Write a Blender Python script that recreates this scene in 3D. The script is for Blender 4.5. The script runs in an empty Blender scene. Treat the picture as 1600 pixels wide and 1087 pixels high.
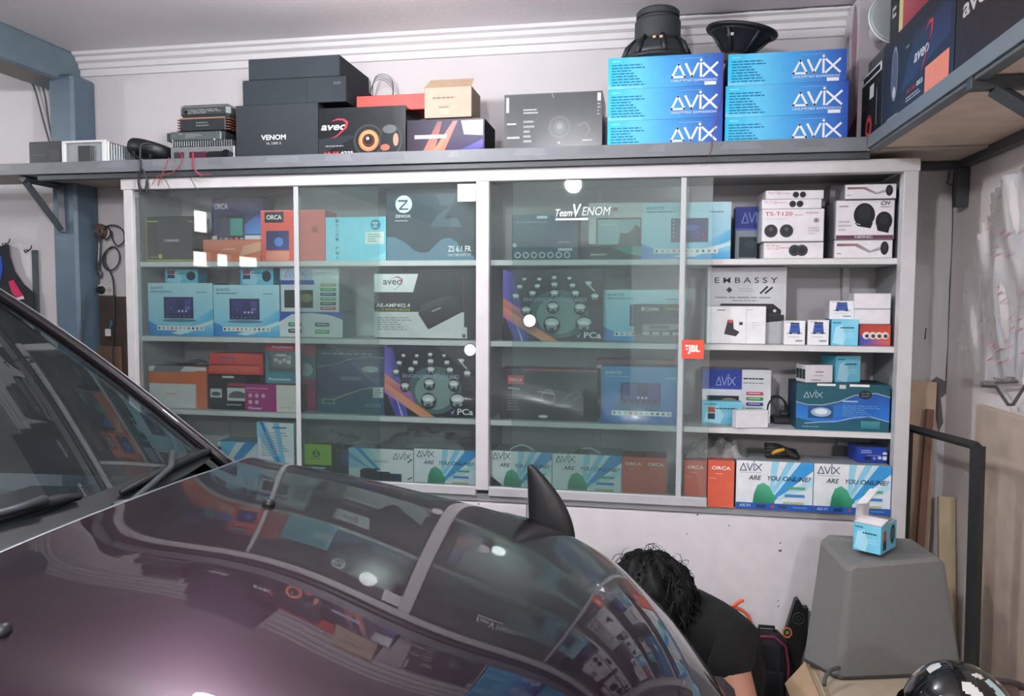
import bpy, bmesh, math, random
from mathutils import Vector, Matrix
random.seed(7)
S = bpy.context.scene
COL = S.collection
EXPO, POW_A, POW_B, POW_C, POW_D = 0.0, 44, 112, 125, 26
# ------------------------------------------------------------------ camera
CAM = (0.62465, -2.81879, 1.5); YAW, PITCH, ROLL = 0.178848, -0.062389, 0.004985; FPX = 1180.0
def _basis():
    cy, sy = math.cos(YAW), math.sin(YAW)
    f0, r0, u0 = Vector((-sy, cy, 0)), Vector((cy, sy, 0)), Vector((0, 0, 1))
    f1 = f0*math.cos(PITCH)+u0*math.sin(PITCH); u1 = -f0*math.sin(PITCH)+u0*math.cos(PITCH)
    return r0*math.cos(ROLL)+u1*math.sin(ROLL), -r0*math.sin(ROLL)+u1*math.cos(ROLL), f1
RR, UU, DD = _basis()
cd = bpy.data.cameras.new('camera'); cam = bpy.data.objects.new('camera', cd); COL.objects.link(cam)
cd.sensor_width = 36; cd.sensor_fit = 'HORIZONTAL'; cd.lens = 36*FPX/1600; cd.clip_start = .05
cam.matrix_world = Matrix(((RR.x, UU.x, -DD.x, CAM[0]), (RR.y, UU.y, -DD.y, CAM[1]), (RR.z, UU.z, -DD.z, CAM[2]), (0, 0, 0, 1)))
S.camera = cam
def at(px, py, y=None, x=None, z=None):        # where the sight line meets a plane of the room
    r = DD + RR*((px-800)/FPX) + UU*((543.5-py)/FPX); C = Vector(CAM)
    t = ((y-C.y)/r.y if y is not None else (x-C.x)/r.x if x is not None else (z-C.z)/r.z)
    return C + r*t
# ------------------------------------------------------------------ world, lamps, exposure
w = bpy.data.worlds.new('daylight'); S.world = w; w.use_nodes = True
bg = w.node_tree.nodes['Background']; bg.inputs[0].default_value = (1, .95, .89, 1); bg.inputs[1].default_value = 14.0
S.view_settings.view_transform = 'Standard'; S.view_settings.look = 'None'
S.view_settings.gamma = 1; S.view_settings.exposure = EXPO
# bulbs: place, watts, radius, colour (each is a lit sphere built in ceiling_lamp below)
LAMPS = [((-.36, -.90, 2.352), POW_A, .05, (.985, .97, 1), 'lit round bulb on the ceiling above the wall shelf'),
         ((.05, -2.9, 2.375), POW_B, .06, (.97, .965, 1), 'lit round bulb on the ceiling in the middle of the garage'),
         ((1.60, -5.3, 2.35), POW_C, .10, (.98, .96, 1), 'added fill bulb on the ceiling beside the side wall at the back of the garage'),  # fill lamp added out of view to brighten the side wall
         ((-3.2, -1.0, 2.33), POW_D, .07, (.97, .985, 1), 'added fill bulb on the ceiling over the bay beyond the blue grey beam')]  # unseen extra lamp, added to lift the dim wall past the beam
# ------------------------------------------------------------------ materials (procedural)
def lin(c):
    if isinstance(c, str):
        c = c.lstrip('#'); c = [int(c[i:i+2], 16)/255 for i in (0, 2, 4)]
    return tuple((v/12.92 if v <= .04045 else ((v+.055)/1.055)**2.4) for v in c[:3])+(1.,)
def mat_col(name, rough, metal=0., var=.06, scale=30, bump=0., coat=0., spec=.5, bscale=200):
    m = bpy.data.materials.new(name); m.use_nodes = True; nt = m.node_tree; N = nt.nodes; L = nt.links
    b = N['Principled BSDF']; a = N.new('ShaderNodeAttribute'); a.attribute_name = 'Col'
    n = N.new('ShaderNodeTexNoise'); n.inputs['Scale'].default_value = scale; n.inputs['Detail'].default_value = 4
    tc = N.new('ShaderNodeTexCoord'); L.new(tc.outputs['Object'], n.inputs['Vector'])
    mr = N.new('ShaderNodeMapRange'); mr.inputs['To Min'].default_value = 1-var*2; mr.inputs['To Max'].default_value = 1+var*2
    L.new(n.outputs['Fac'], mr.inputs['Value'])
    mx = N.new('ShaderNodeVectorMath'); mx.operation = 'SCALE'
    L.new(a.outputs['Color'], mx.inputs[0]); L.new(mr.outputs[0], mx.inputs['Scale']); L.new(mx.outputs[0], b.inputs['Base Color'])
    r2 = N.new('ShaderNodeMapRange'); r2.inputs['To Min'].default_value = max(0.02, rough-.06); r2.inputs['To Max'].default_value = rough+.06
    L.new(n.outputs['Fac'], r2.inputs['Value']); L.new(r2.outputs[0], b.inputs['Roughness'])
    b.inputs['Metallic'].default_value = metal; b.inputs['Specular IOR Level'].default_value = spec
    if coat: b.inputs['Coat Weight'].default_value = coat; b.inputs['Coat Roughness'].default_value = .02
    if bump:
        n2 = N.new('ShaderNodeTexNoise'); n2.inputs['Scale'].default_value = bscale; L.new(tc.outputs['Object'], n2.inputs['Vector'])
        bp = N.new('ShaderNodeBump'); bp.inputs['Strength'].default_value = bump; bp.inputs['Distance'].default_value = .004
        L.new(n2.outputs['Fac'], bp.inputs['Height']); L.new(bp.outputs[0], b.inputs['Normal'])
    return m
M = dict(card=mat_col('printed_card', .45, spec=.3), matte=mat_col('matte_card', .75, spec=.2), gloss=mat_col('glossy_card', .22, var=.03),
         plastic=mat_col('plastic', .45, bump=.05), shiny=mat_col('shiny_plastic', .12, var=.02, coat=.4), metal=mat_col('brushed_metal', .38, .75, .1, 60),
         paint=mat_col('painted_metal', .45, 0, .10, 14, .1), alu=mat_col('white_aluminium', .42, 0, .05, 18, .03),
         wall=mat_col('plaster', .85, 0, .045, 2.2, .25, bscale=40), wood=mat_col('wood', .6, 0, .14, 12, .1), cloth=mat_col('cloth', .95, 0, .12, 60, .3),
         rubber=mat_col('rubber', .6, 0, .05, 40), skin=mat_col('skin', .55, 0, .04, 20), hair=mat_col('hair', .55, 0, .2, 80, spec=.25),
         felt=mat_col('grey_moulding', .8, 0, .05, 90, .25, bscale=300), floor=mat_col('cement_floor', .55, 0, .16, 3, .15))
def mat_glass(name, tint, gloss, haze, film=(.8, .85, .85), rough=.015):
    m = bpy.data.materials.new(name); m.use_nodes = True; nt = m.node_tree; N = nt.nodes; L = nt.links; N.remove(N['Principled BSDF'])
    out = N['Material Output']; tr = N.new('ShaderNodeBsdfTransparent'); tr.inputs[0].default_value = (*tint, 1)
    gl = N.new('ShaderNodeBsdfGlossy'); gl.inputs['Roughness'].default_value = rough
    df = N.new('ShaderNodeBsdfDiffuse'); df.inputs[0].default_value = (*film, 1)
    fr = N.new('ShaderNodeFresnel'); fr.inputs[0].default_value = 1.5
    k = N.new('ShaderNodeMath'); k.operation = 'MULTIPLY'; k.inputs[1].default_value = gloss; L.new(fr.outputs[0], k.inputs[0])
    tcx = N.new('ShaderNodeTexCoord'); ns = N.new('ShaderNodeTexNoise'); ns.inputs['Scale'].default_value = 3; ns.inputs['Detail'].default_value = 5
    L.new(tcx.outputs['Object'], ns.inputs['Vector'])
    d2 = N.new('ShaderNodeMath'); d2.operation = 'MULTIPLY'; d2.inputs[1].default_value = haze*2; L.new(ns.outputs['Fac'], d2.inputs[0])  # diffuse share puts a milky veil of haze into the pane
    a = N.new('ShaderNodeMixShader'); b = N.new('ShaderNodeMixShader')
    L.new(d2.outputs[0], a.inputs[0]); L.new(tr.outputs[0], a.inputs[1]); L.new(df.outputs[0], a.inputs[2])
    L.new(k.outputs[0], b.inputs[0]); L.new(a.outputs[0], b.inputs[1]); L.new(gl.outputs[0], b.inputs[2]); L.new(b.outputs[0], out.inputs[0])
    return m
M['glass'] = mat_glass('cabinet_glass', (.915, .97, .955), 1.0, .032)
M['windshield'] = mat_glass('windshield_glass', (.30, .40, .43), 1.1, .025, (.6, .75, .8))
M['film'] = mat_glass('clear_plastic_film', (.95, .96, .96), 2.2, .22, (.92, .95, .95), rough=.14)
M['bag'] = mat_glass('milky_plastic_film', (.93, .90, .90), .6, .60, (.90, .84, .84), .25)
def mat_emit(name, col, st):
    m = bpy.data.materials.new(name); m.use_nodes = True; b = m.node_tree.nodes['Principled BSDF']
    b.inputs['Base Color'].default_value = (*col, 1); b.inputs['Emission Color'].default_value = (*col, 1); b.inputs['Emission Strength'].default_value = st; return m
def mat_paint():
    m = mat_col('burgundy_car_paint', .36, .85, .02, 300); b = m.node_tree.nodes['Principled BSDF']
    b.inputs['Coat Weight'].default_value = 1; b.inputs['Coat Roughness'].default_value = .012; b.inputs['Coat IOR'].default_value = 1.45
    return m
M['carpaint'] = mat_paint()
# ------------------------------------------------------------------ mesh builder with a colour per face corner
_txt = {}
def text_shape(s, bold, shear):
    k = (s, bold, shear)
    if k not in _txt:
        cu = bpy.data.curves.new('lettering', 'FONT'); cu.body = s; cu.resolution_u = 3; cu.offset = bold; cu.shear = shear
        ob = bpy.data.objects.new('lettering', cu); COL.objects.link(ob)
        me = bpy.data.meshes.new_from_object(ob)
        vs = [(v.co.x, v.co.y) for v in me.vertices] or [(0, 0), (.5, 1)]; fs = [tuple(p.vertices) for p in me.polygons]
        bpy.data.objects.remove(ob); bpy.data.curves.remove(cu); bpy.data.meshes.remove(me)
        x0 = min(v[0] for v in vs); y0 = min(v[1] for v in vs); x1 = max(v[0] for v in vs); y1 = max(v[1] for v in vs)
        # every face must look up
        g = []
        for f in fs:
            a = sum(vs[f[i]][0]*vs[f[(i+1) % len(f)]][1]-vs[f[(i+1) % len(f)]][0]*vs[f[i]][1] for i in range(len(f)))
            g.append(f if a > 0 else f[::-1])
        _txt[k] = ([(v[0]-x0, v[1]-y0) for v in vs], g, x1-x0, y1-y0)
    return _txt[k]
class B:
    def __init__(s): s.v = []; s.f = []; s.c = []; s.n = 0
    def face(s, pts, col):
        i = len(s.v); s.v += [tuple(p) for p in pts]; s.f.append(tuple(range(i, i+len(pts))))
        s.c.append(col if isinstance(col, list) else [col]*len(pts))
    def mesh(s, vs, fs, col, mtx=None):
        i = len(s.v); col = lin(col) if not isinstance(col, tuple) else col
        s.v += [tuple(mtx @ Vector(v)) if mtx else tuple(v) for v in vs]
        for f in fs: s.f.append(tuple(i+k for k in f)); s.c.append([col]*len(f))
    def box(s, x0, y0, z0, x1, y1, z1, col, ch=.002, front=None, top=None, mtx=None):
        ch = min(ch, (x1-x0)*.3, (y1-y0)*.3, (z1-z0)*.3)
        lo, hi = (x0, y0, z0), (x1, y1, z1); P = {}
        vs = []
        for sx in (0, 1):
            for sy in (0, 1):
                for sz in (0, 1):
                    sg = (sx, sy, sz)
                    for ax in range(3):
                        p = [0, 0, 0]
                        for k in range(3):
                            e = hi[k] if sg[k] else lo[k]
                            p[k] = e if k == ax else e+(-ch if sg[k] else ch)
                        P[(sg, ax)] = len(vs); vs.append(p)
        fs = []
        for ax in range(3):
            o = [k for k in range(3) if k != ax]
            for sd in (0, 1):
                q = []
                for a, b in ((0, 0), (1, 0), (1, 1), (0, 1)):
                    g = [0, 0, 0]; g[ax] = sd; g[o[0]] = a; g[o[1]] = b; q.append(P[(tuple(g), ax)])
                fs.append(q)
        for ax in range(3):
            o = [k for k in range(3) if k != ax]
            for a in (0, 1):
                for b in (0, 1):
                    g0 = [0, 0, 0]; g0[o[0]] = a; g0[o[1]] = b; g1 = list(g0); g1[ax] = 1
                    fs.append([P[(tuple(g0), o[0])], P[(tuple(g1), o[0])], P[(tuple(g1), o[1])], P[(tuple(g0), o[1])]])
        for sx in (0, 1):
            for sy in (0, 1):
                for sz in (0, 1): fs.append([P[((sx, sy, sz), k)] for k in range(3)])
        cen = Vector(((x0+x1)/2, (y0+y1)/2, (z0+z1)/2)); i0 = len(s.v)
        c0 = lin(col); cf = lin(front) if front else c0; ct = lin(top) if top else c0
        for f in fs:
            pv = [Vector(vs[k]) for k in f]; n = (pv[1]-pv[0]).cross(pv[2]-pv[0]); m = sum(pv, Vector())/len(pv)
            if n.dot(m-cen) < 0: f = f[::-1]; n = -n
            n.normalize()
            s.f.append(tuple(i0+k for k in f)); s.c.append([cf if n.y < -.9 else ct if n.z > .9 else c0]*len(f))
        s.v += [tuple(mtx @ Vector(v)) if mtx else tuple(v) for v in vs]
    def tube(s, path, r, col, seg=8, closed=False, cap=True):
        path = [Vector(p) for p in path]; n = len(path); c = lin(col); i0 = len(s.v)
        rs = r if isinstance(r, (list, tuple)) else [r]*n
        up = None
        for i, p in enumerate(path):
            a = path[(i-1) % n] if closed or i else p; b = path[(i+1) % n] if closed or i < n-1 else p
            t = (b-a).normalized()
            if up is None: up = Vector((0, 0, 1)) if abs(t.z) < .9 else Vector((1, 0, 0))
            x = t.cross(up)
            if x.length < 1e-5: x = t.orthogonal()
            x.normalize(); up = x.cross(t).normalized()
            for k in range(seg):
                q = 2*math.pi*k/seg; s.v.append(tuple(p+(x*math.cos(q)+up*math.sin(q))*rs[i]))
        for i in range(n if closed else n-1):
            for k in range(seg):
                a = i0+i*seg; b = i0+((i+1) % n)*seg
                s.f.append((a+k, b+k, b+(k+1) % seg, a+(k+1) % seg)); s.c.append([c]*4)
        if cap and not closed:
            s.f.append(tuple(i0+k for k in range(seg))); s.c.append([c]*seg)
            s.f.append(tuple(i0+(n-1)*seg+k for k in range(seg))[::-1]); s.c.append([c]*seg)
    def lathe(s, prof, col, seg=32, mtx=None):      # prof: (r, z[, colour])
        i0 = len(s.v); n = len(prof)
        for p in prof:
            for k in range(seg):
                q = 2*math.pi*k/seg; v = Vector((p[0]*math.cos(q), p[0]*math.sin(q), p[1])); s.v.append(tuple(mtx @ v) if mtx else tuple(v))
        for i in range(n-1):
            c = lin(prof[i][2] if len(prof[i]) > 2 else col)
            for k in range(seg):
                s.f.append((i0+i*seg+k, i0+i*seg+(k+1) % seg, i0+(i+1)*seg+(k+1) % seg, i0+(i+1)*seg+k)); s.c.append([c]*4)
        for i in (0, n-1):
            if prof[i][0] > 1e-4:
                c = lin(prof[i][2] if len(prof[i]) > 2 else col); idx = [i0+i*seg+k for k in range(seg)]
                s.f.append(tuple(idx[::-1] if i == 0 else idx)); s.c.append([c]*seg)
    def grid(s, fn, nu, nv, col, keep=None):
        i0 = len(s.v)
        for i in range(nu+1):
            for j in range(nv+1): s.v.append(tuple(fn(i/nu, j/nv)))
        for i in range(nu):
            for j in range(nv):
                q = [i0+i*(nv+1)+j, i0+(i+1)*(nv+1)+j, i0+(i+1)*(nv+1)+j+1, i0+i*(nv+1)+j+1]
                if keep is None or keep([s.v[k] for k in q]):
                    s.f.append(tuple(q)); c = col(i/nu, j/nv) if callable(col) else col; s.c.append([lin(c)]*4)
    # ---- printing on a face: O origin, U and V edges, N outward
    def pr(s, fr, ops):
        O, U, V, Nn = fr; W, H = U.length, V.length; k = 0
        def P(u, v): return O+U*u+V*v+Nn*(.0005+k*.00014)
        for op in ops:
            k += 1; t = op[0]
            if t == 'r': _, u0, v0, u1, v1, c = op; s.face([P(u0, v0), P(u1, v0), P(u1, v1), P(u0, v1)], lin(c))
            elif t == 'g': _, u0, v0, u1, v1, *cs = op; cs = cs*4 if len(cs) == 1 else (cs if len(cs) == 4 else [cs[0], cs[1], cs[1], cs[0]]); s.face([P(u0, v0), P(u1, v0), P(u1, v1), P(u0, v1)], [lin(c) for c in cs])
            elif t == 'p': s.face([P(*q) for q in op[1]], [lin(c) for c in op[2]] if isinstance(op[2], list) else lin(op[2]))
            elif t in 'eco':
                if t == 'e': _, cu, cv, ru, rv, c = op[:6]; i = 0
                elif t == 'c': _, cu, cv, rv, c = op[:5]; ru = rv*H/W
                else: _, cu, cv, rv, wd, c = op[:6]; ru = rv*H/W
                n = 22; ring = [(math.cos(2*math.pi*q/n), math.sin(2*math.pi*q/n)) for q in range(n)]
                if t == 'o':
                    z = 1-wd
                    for q in range(n):
                        a, b = ring[q], ring[(q+1) % n]
                        s.face([P(cu+a[0]*ru, cv+a[1]*rv), P(cu+b[0]*ru, cv+b[1]*rv), P(cu+b[0]*ru*z, cv+b[1]*rv*z), P(cu+a[0]*ru*z, cv+a[1]*rv*z)], lin(c))
                else: s.face([P(cu+a*ru, cv+b*rv) for a, b in ring], lin(c))
            elif t == 'l':
                _, pts, wd, c = op; wd *= H
                for a, b in zip(pts, pts[1:]):
                    A, Bv = Vector((a[0]*W, a[1]*H)), Vector((b[0]*W, b[1]*H)); d = (Bv-A).normalized(); n = Vector((-d.y, d.x))*wd/2
                    A2, B2 = A-d*wd*.4, Bv+d*wd*.4
                    s.face([P(q.x/W, q.y/H) for q in (A2-n, B2-n, B2+n, A2+n)], lin(c))
            elif t == 't':
                _, tx, u, v, h, c, *r = op; wd = r[0] if r else None; bold = r[1] if len(r) > 1 else 0; sh = r[2] if len(r) > 2 else 0
                vs, fs, tw, th = text_shape(tx, bold, sh); sy = h*H/th; sx = wd*W/tw if wd else sy
                i0 = len(s.v); cc = lin(c)
                s.v += [tuple(P(u+q[0]*sx/W, v+q[1]*sy/H)) for q in vs]
                for f in fs: s.f.append(tuple(i0+q for q in f)); s.c.append([cc]*len(f))
            elif t == 'm':                                   # lines of small print
                _, u0, v0, u1, v1, n, c = op
                for q in range(n):
                    vv = v1-(q+.7)*(v1-v0)/n; hh = (v1-v0)/n*.45; e = u0+(u1-u0)*(.55+.45*((q*37+11) % 17)/16)
                    x = u0
                    while x < e:
                        x2 = min(e, x+(u1-u0)*(.10+.09*((q*7+int(x*91)) % 5)/4)); s.face([P(x, vv), P(x2, vv), P(x2, vv+hh), P(x, vv+hh)], lin(c)); x = x2+(u1-u0)*.025
    def obj(s, name, mat='card', parent=None, loc=None, yaw=0, smooth=False):
        me = bpy.data.meshes.new(name); me.from_pydata(s.v, [], s.f); me.update()
        at_ = me.color_attributes.new('Col', 'FLOAT_COLOR', 'CORNER')
        flat = [x for cs in s.c for c in cs for x in c]; at_.data.foreach_set('color', flat)
        me.materials.append(M[mat] if isinstance(mat, str) else mat)
        if smooth: me.polygons.foreach_set('use_smooth', [True]*len(me.polygons))
        o = bpy.data.objects.new(name, me); COL.objects.link(o)
        if parent: o.parent = parent
        if loc is not None: o.location = loc
        if yaw: o.rotation_euler = (0, 0, yaw)
        return o
def tag(o, label, cat, group=None, kind=None):
    if label: o['label'] = label
    if cat: o['category'] = cat
    if group: o['group'] = group
    if kind: o['kind'] = kind
    return o
def empty(name, loc, label, cat, group=None, yaw=0):
    o = bpy.data.objects.new(name, None); COL.objects.link(o); o.location = loc; o.rotation_euler = (0, 0, yaw); o.empty_display_size = .05
    return tag(o, label, cat, group)
def struct(b, name, mat='wall', smooth=False): o = b.obj(name, mat, smooth=smooth); o['kind'] = 'structure'; return o
def copy_tree(o, **kw):
    c = o.copy(); COL.objects.link(c)
    for ch in o.children:
        d = ch.copy(); COL.objects.link(d); d.parent = c
        for g in ch.children: e = g.copy(); COL.objects.link(e); e.parent = d
    return c
def frames(w, d, h):
    V_ = Vector
    return dict(f=(V_((-w/2, 0, 0)), V_((w, 0, 0)), V_((0, 0, h)), V_((0, -1, 0))), l=(V_((-w/2, d, 0)), V_((0, -d, 0)), V_((0, 0, h)), V_((-1, 0, 0))),
                r=(V_((w/2, 0, 0)), V_((0, d, 0)), V_((0, 0, h)), V_((1, 0, 0))), t=(V_((-w/2, 0, h)), V_((w, 0, 0)), V_((0, d, 0)), V_((0, 0, 1))))
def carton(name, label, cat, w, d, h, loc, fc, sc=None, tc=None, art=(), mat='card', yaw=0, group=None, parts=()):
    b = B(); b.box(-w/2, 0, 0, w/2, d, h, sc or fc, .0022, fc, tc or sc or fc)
    F = frames(w, d, h); art = art if isinstance(art, dict) else dict(f=list(art))
    seam = [('r', .0, .5-.004/d, 1, .5+.004/d, '#00000' + '0')] if False else []
    for k, ops in art.items(): b.pr(F[k], ops)
    if parts:
        o = b.obj(name, mat, loc=loc, yaw=yaw)
    else: o = b.obj(name, mat, loc=loc, yaw=yaw)
    tag(o, label, cat, group); o['top'] = loc[2]+h; o['dims'] = (w, d, h)
    for pn, k, ops, pl in parts:                              # stickers, tape: thin parts of their own
        q = B(); q.pr(F[k], ops); ch = q.obj(pn, 'card', parent=o); ch.location = F[k][3]*.0008
        if pl: ch['label'] = pl
    return o
def bx(name, label, cat, rect, on, fc, sc=None, tc=None, art=(), y=.06, d=.12, mat='card', yaw=0, group=None, parts=()):
    x0, y0, x1, y1 = rect; ym = (y0+y1)/2; a, c = at(x0, ym, y), at(x1, ym, y)
    if -.001 < y < .3 and a.z < 1.95:
        lo, hi = (-1.474, -.016) if a.x+c.x < 0 else (.016, 1.474)
        a.x = max(a.x, lo); c.x = min(c.x, hi)
    top = at((x0+x1)/2, y0, y).z; w = (c.x-a.x)/max(.2, math.cos(yaw)); base = (on if on is not None else at((x0+x1)/2, y1, y).z)+.0007
    return carton(name, label, cat, w, d, top-base, ((a.x+c.x)/2, y, base), fc, sc, tc, art, mat, yaw, group, parts)
# ------------------------------------------------------------------ the room
XR, YB, XL, YR, ZC = 1.765, .35, -4.6, -7.0, 2.625
b = B(); b.box(XL, YR, -.1, XR, YB, 0, '#bab6b1', .001); struct(b, 'floor', 'floor')
b = B(); b.box(XL-.1, YR-.1, ZC, XR+.1, YB+.1, ZC+.1, '#eeeaec', .001); struct(b, 'ceiling', 'wall')
# back wall, with the stain and the scuffs it carries
b = B(); b.box(XL-.1, YB, -.1, XR+.1, YB+.1, ZC, '#cfcccd', .001)
def wl(px, py): p = at(px, py, YB-.0006); return (p.x, YB-.0006, p.z)
b.face([wl(*q) for q in ((1453, 597), (1463, 588), (1478, 596), (1484, 583), (1482, 612), (1470, 622), (1474, 660), (1466, 676), (1460, 640), (1455, 615))], lin('#6b6668'))
b.face([wl(*q) for q in ((1446, 512), (1448, 512), (1446.5, 530), (1444, 530))], lin('#5a585a'))
for x_, y_, w_ in ((1432, 300, 26), (1440, 340, 22)): b.face([wl(x_, y_), wl(x_+w_, y_+4), wl(x_+w_-4, y_+34), wl(x_+3, y_+30)], lin('#c9c6c7'))
struct(b, 'wall_back')
b = B(); b.box(XR, YR, -.1, XR+.1, YB, ZC, '#e6dedd', .001)
cr = [(1493, 240), (1489, 300), (1490, 350), (1487, 400), (1489, 440), (1485, 490), (1484, 540), (1481, 580), (1478, 606)]
def wr(px, py): p = at(px, py, x=XR-.0006); p.y = min(p.y, YB-.002); return (XR-.0006, p.y, p.z)
for i, (a_, c_) in enumerate(zip(cr, cr[1:])):
    t0, t1 = (1.0+(i*5 % 3)*.7), (1.0+((i+1)*5 % 3)*.7)
    pa = at(a_[0], a_[1], YB-.0007); pc = at(c_[0], c_[1], YB-.0007); 
    b.face([(min(pa.x, XR-.001)-.0016*t0, YB-.0007, pa.z), (min(pc.x, XR-.001)-.0016*t1, YB-.0007, pc.z), (min(pc.x, XR-.001)+.0010, YB-.0007, pc.z), (min(pa.x, XR-.001)+.0010, YB-.0007, pa.z)], lin('#4a4749'))
struct(b, 'wall_right')
# far left wall with the open vent windows that show in the cabinet glass
def wall_with_holes(b, holes, c_):
    ys = sorted({YR, YB}.union(*[{h[0], h[1]} for h in holes])); zs = sorted({-.1, ZC}.union(*[{h[2], h[3]} for h in holes]))
    for y0, y1 in zip(ys, ys[1:]):
        for z0, z1 in zip(zs, zs[1:]):
            if not any(h[0]-1e-6 <= y0 and y1 <= h[1]+1e-6 and h[2]-1e-6 <= z0 and z1 <= h[3]+1e-6 for h in holes): b.box(XL-.1, y0, z0, XL, y1, z1, c_, .0002)
HOLES = [(-6.82, -5.17, 1.76, 2.10), (-5.64, -5.20, 2.26, 2.585)]
b = B(); wall_with_holes(b, HOLES, '#e4e3e4'); struct(b, 'wall_left')
for k, (y0, y1, z0, z1) in enumerate(HOLES):
    b = B(); F_ = '#4d5256'
    b.box(XL-.08, y0, z0, XL-.02, y1, z0+.035, F_); b.box(XL-.08, y0, z1-.035, XL-.02, y1, z1, F_); b.box(XL-.08, y0, z0, XL-.02, y0+.05, z1, F_); b.box(XL-.08, y1-.05, z0, XL-.02, y1, z1, F_)
    if k == 0: b.box(XL-.08, -5.72, z0, XL-.02, -5.57, z1, F_); b.box(XL-.08, -6.23, z0, XL-.02, -6.03, z1, F_)
    struct(b, 'window_%d' % (k+1), 'paint')
b = B(); b.box(XL-.1, YR-.1, -.1, XR+.1, YR, ZC, '#e2e0e0', .001); struct(b, 'wall_rear')
b = B(); b.box(-1.6, YR, 0, .4, YR+.05, 2.2, '#6d747a', .004)
for k in range(18): b.box(-1.58, YR+.05, .05+k*.118, .38, YR+.062, .05+k*.118+.1, '#7b838a', .004)
o = struct(b, 'door_1', 'paint'); b = B(); b.box(-.7, YR+.062, .85, -.5, YR+.085, .9, '#2c2d2f'); b.obj('handle', 'metal', o)
# cornice: three stepped mouldings along the back wall
b = B(); n = 40
prof = [(.0, -.100), (.010, -.098), (.012, -.070), (.022, -.066), (.024, -.045), (.040, -.036), (.043, -.020), (.058, -.014), (.060, 0.)]
for (d0, h0), (d1, h1) in zip(prof, prof[1:]):
    b.face([(-1.99, YB-d0, ZC+h0), (XR, YB-d0, ZC+h0), (XR, YB-d1, ZC+h1), (-1.99, YB-d1, ZC+h1)], lin('#dedcde'))
x = .62
while x < XR-.35:
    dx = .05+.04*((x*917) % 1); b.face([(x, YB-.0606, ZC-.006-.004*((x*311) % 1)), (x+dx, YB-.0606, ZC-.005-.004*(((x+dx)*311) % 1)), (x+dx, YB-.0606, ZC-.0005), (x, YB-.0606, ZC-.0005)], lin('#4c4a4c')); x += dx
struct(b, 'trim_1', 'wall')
# concrete post and beam, painted blue grey
b = B(); b.box(-2.04, .20, 0, -1.915, YB, 2.50, '#566a79', .012); struct(b, 'pillar', 'paint')
b = B(); b.box(-2.16, YR, 2.472, -1.985, YB, ZC, '#63757f', .01); b.box(-2.15, YR+.01, 2.4705, -1.995, YB-.16, 2.476, '#6e6660', .001); struct(b, 'beam', 'paint')
# ceiling lamps
def ceiling_lamp(loc, watts, r, col, label):
    e = empty('ceiling_lamp', (loc[0], loc[1], ZC), label, 'lamp')
    q = B(); q.lathe([(.05, 0), (.05, -.015), (.028, -.03), (.022, -.075), (.006, -.078), (.006, loc[2]-ZC+r+.02), (.02, loc[2]-ZC+r+.015), (.02, loc[2]-ZC+r*.9)], '#e8e6e2', 20); q.obj('lamp_holder', 'plastic', e, smooth=False)
    q = B(); dz = loc[2]-ZC; q.lathe([(.001, dz-r*1.0), (r*.5, dz-r*.87), (r*.87, dz-r*.5), (r, dz), (r*.85, dz+r*.5), (.022, dz+r*.97)], '#ffffff', 20)
    q.obj('bulb', mat_emit('lit_bulb', col, watts/(4*math.pi**2*r*r)), e, smooth=True)
for l_ in LAMPS: ceiling_lamp(*l_)
# ------------------------------------------------------------------ wall shelves
PLT = 2.040
e = empty('wall_shelf', (0, 0, 0), 'long grey-edged plank shelf on the back wall above the glass cabinet', 'shelf')
b = B(); b.box(-2.75, -.035, 2.016, -1.915, .195, PLT, '#b3a79c'); b.box(-1.915, -.035, 2.016, XR-.005, YB-.002, PLT, '#b3a79c'); b.obj('board', 'wood', e)
b = B(); b.box(-2.75, -.043, 2.015, 1.345, -.036, 2.062, '#6e7378', .001)
for k in range(16):
    x = -2.6+k*.247; L_ = .05+.12*((k*37) % 10)/10
    b.face([(x, -.0434, 2.034), (x+L_, -.0434, 2.032), (x+L_*.9, -.0434, 2.058), (x+.02, -.0434, 2.055)], lin('#787d82' if k % 3 else '#676c71'))
b.obj('front_edge', 'paint', e)
b = B(); b.box(-1.9, -.03, 1.992, 1.36, .0, 2.014, '#3d4247', .002); b.obj('rail', 'paint', e)
b = B()                                                     # triangular bracket at the post
def bar(b, p, q, w, col):
    p, q = Vector(p), Vector(q); b.tube([p, q], w, col, 4)
bar(b, (-1.98, -.02, 2.005), (-1.98, .19, 2.005), .018, '#41474b'); bar(b, (-1.98, .190, 2.01), (-1.98, .190, 1.80), .018, '#4a545b'); bar(b, (-1.99, -.0, 2.0), (-1.98, .185, 1.81), .018, '#4a5055'); b.obj('bracket', 'paint', e)
b = B(); bar(b, (.0, .01, 2.005), (.0, .34, 2.005), .012, '#41474b'); b.obj('bracket', 'paint', e)
e = empty('wall_shelf', (1.55, -.6, 0), 'plank shelf along the side wall holding dark speaker cartons, with black brackets', 'shelf')
e.location = (0, 0, 0)
b = B(); b.box(1.352, -2.6, 2.024, XR-.004, -.046, 2.042, '#cdb9a6'); b.obj('board', 'wood', e)
b = B(); b.box(1.345, -2.6, 2.022, 1.352, -.046, 2.064, '#6d747a', .001); b.box(1.353, -2.6, 2.012, 1.385, -.046, 2.0235, '#565d60', .001); b.box(XR-.04, -2.6, 1.992, XR-.006, .20, 2.0235, '#484d4f', .001); b.obj('front_edge', 'paint', e)
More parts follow.
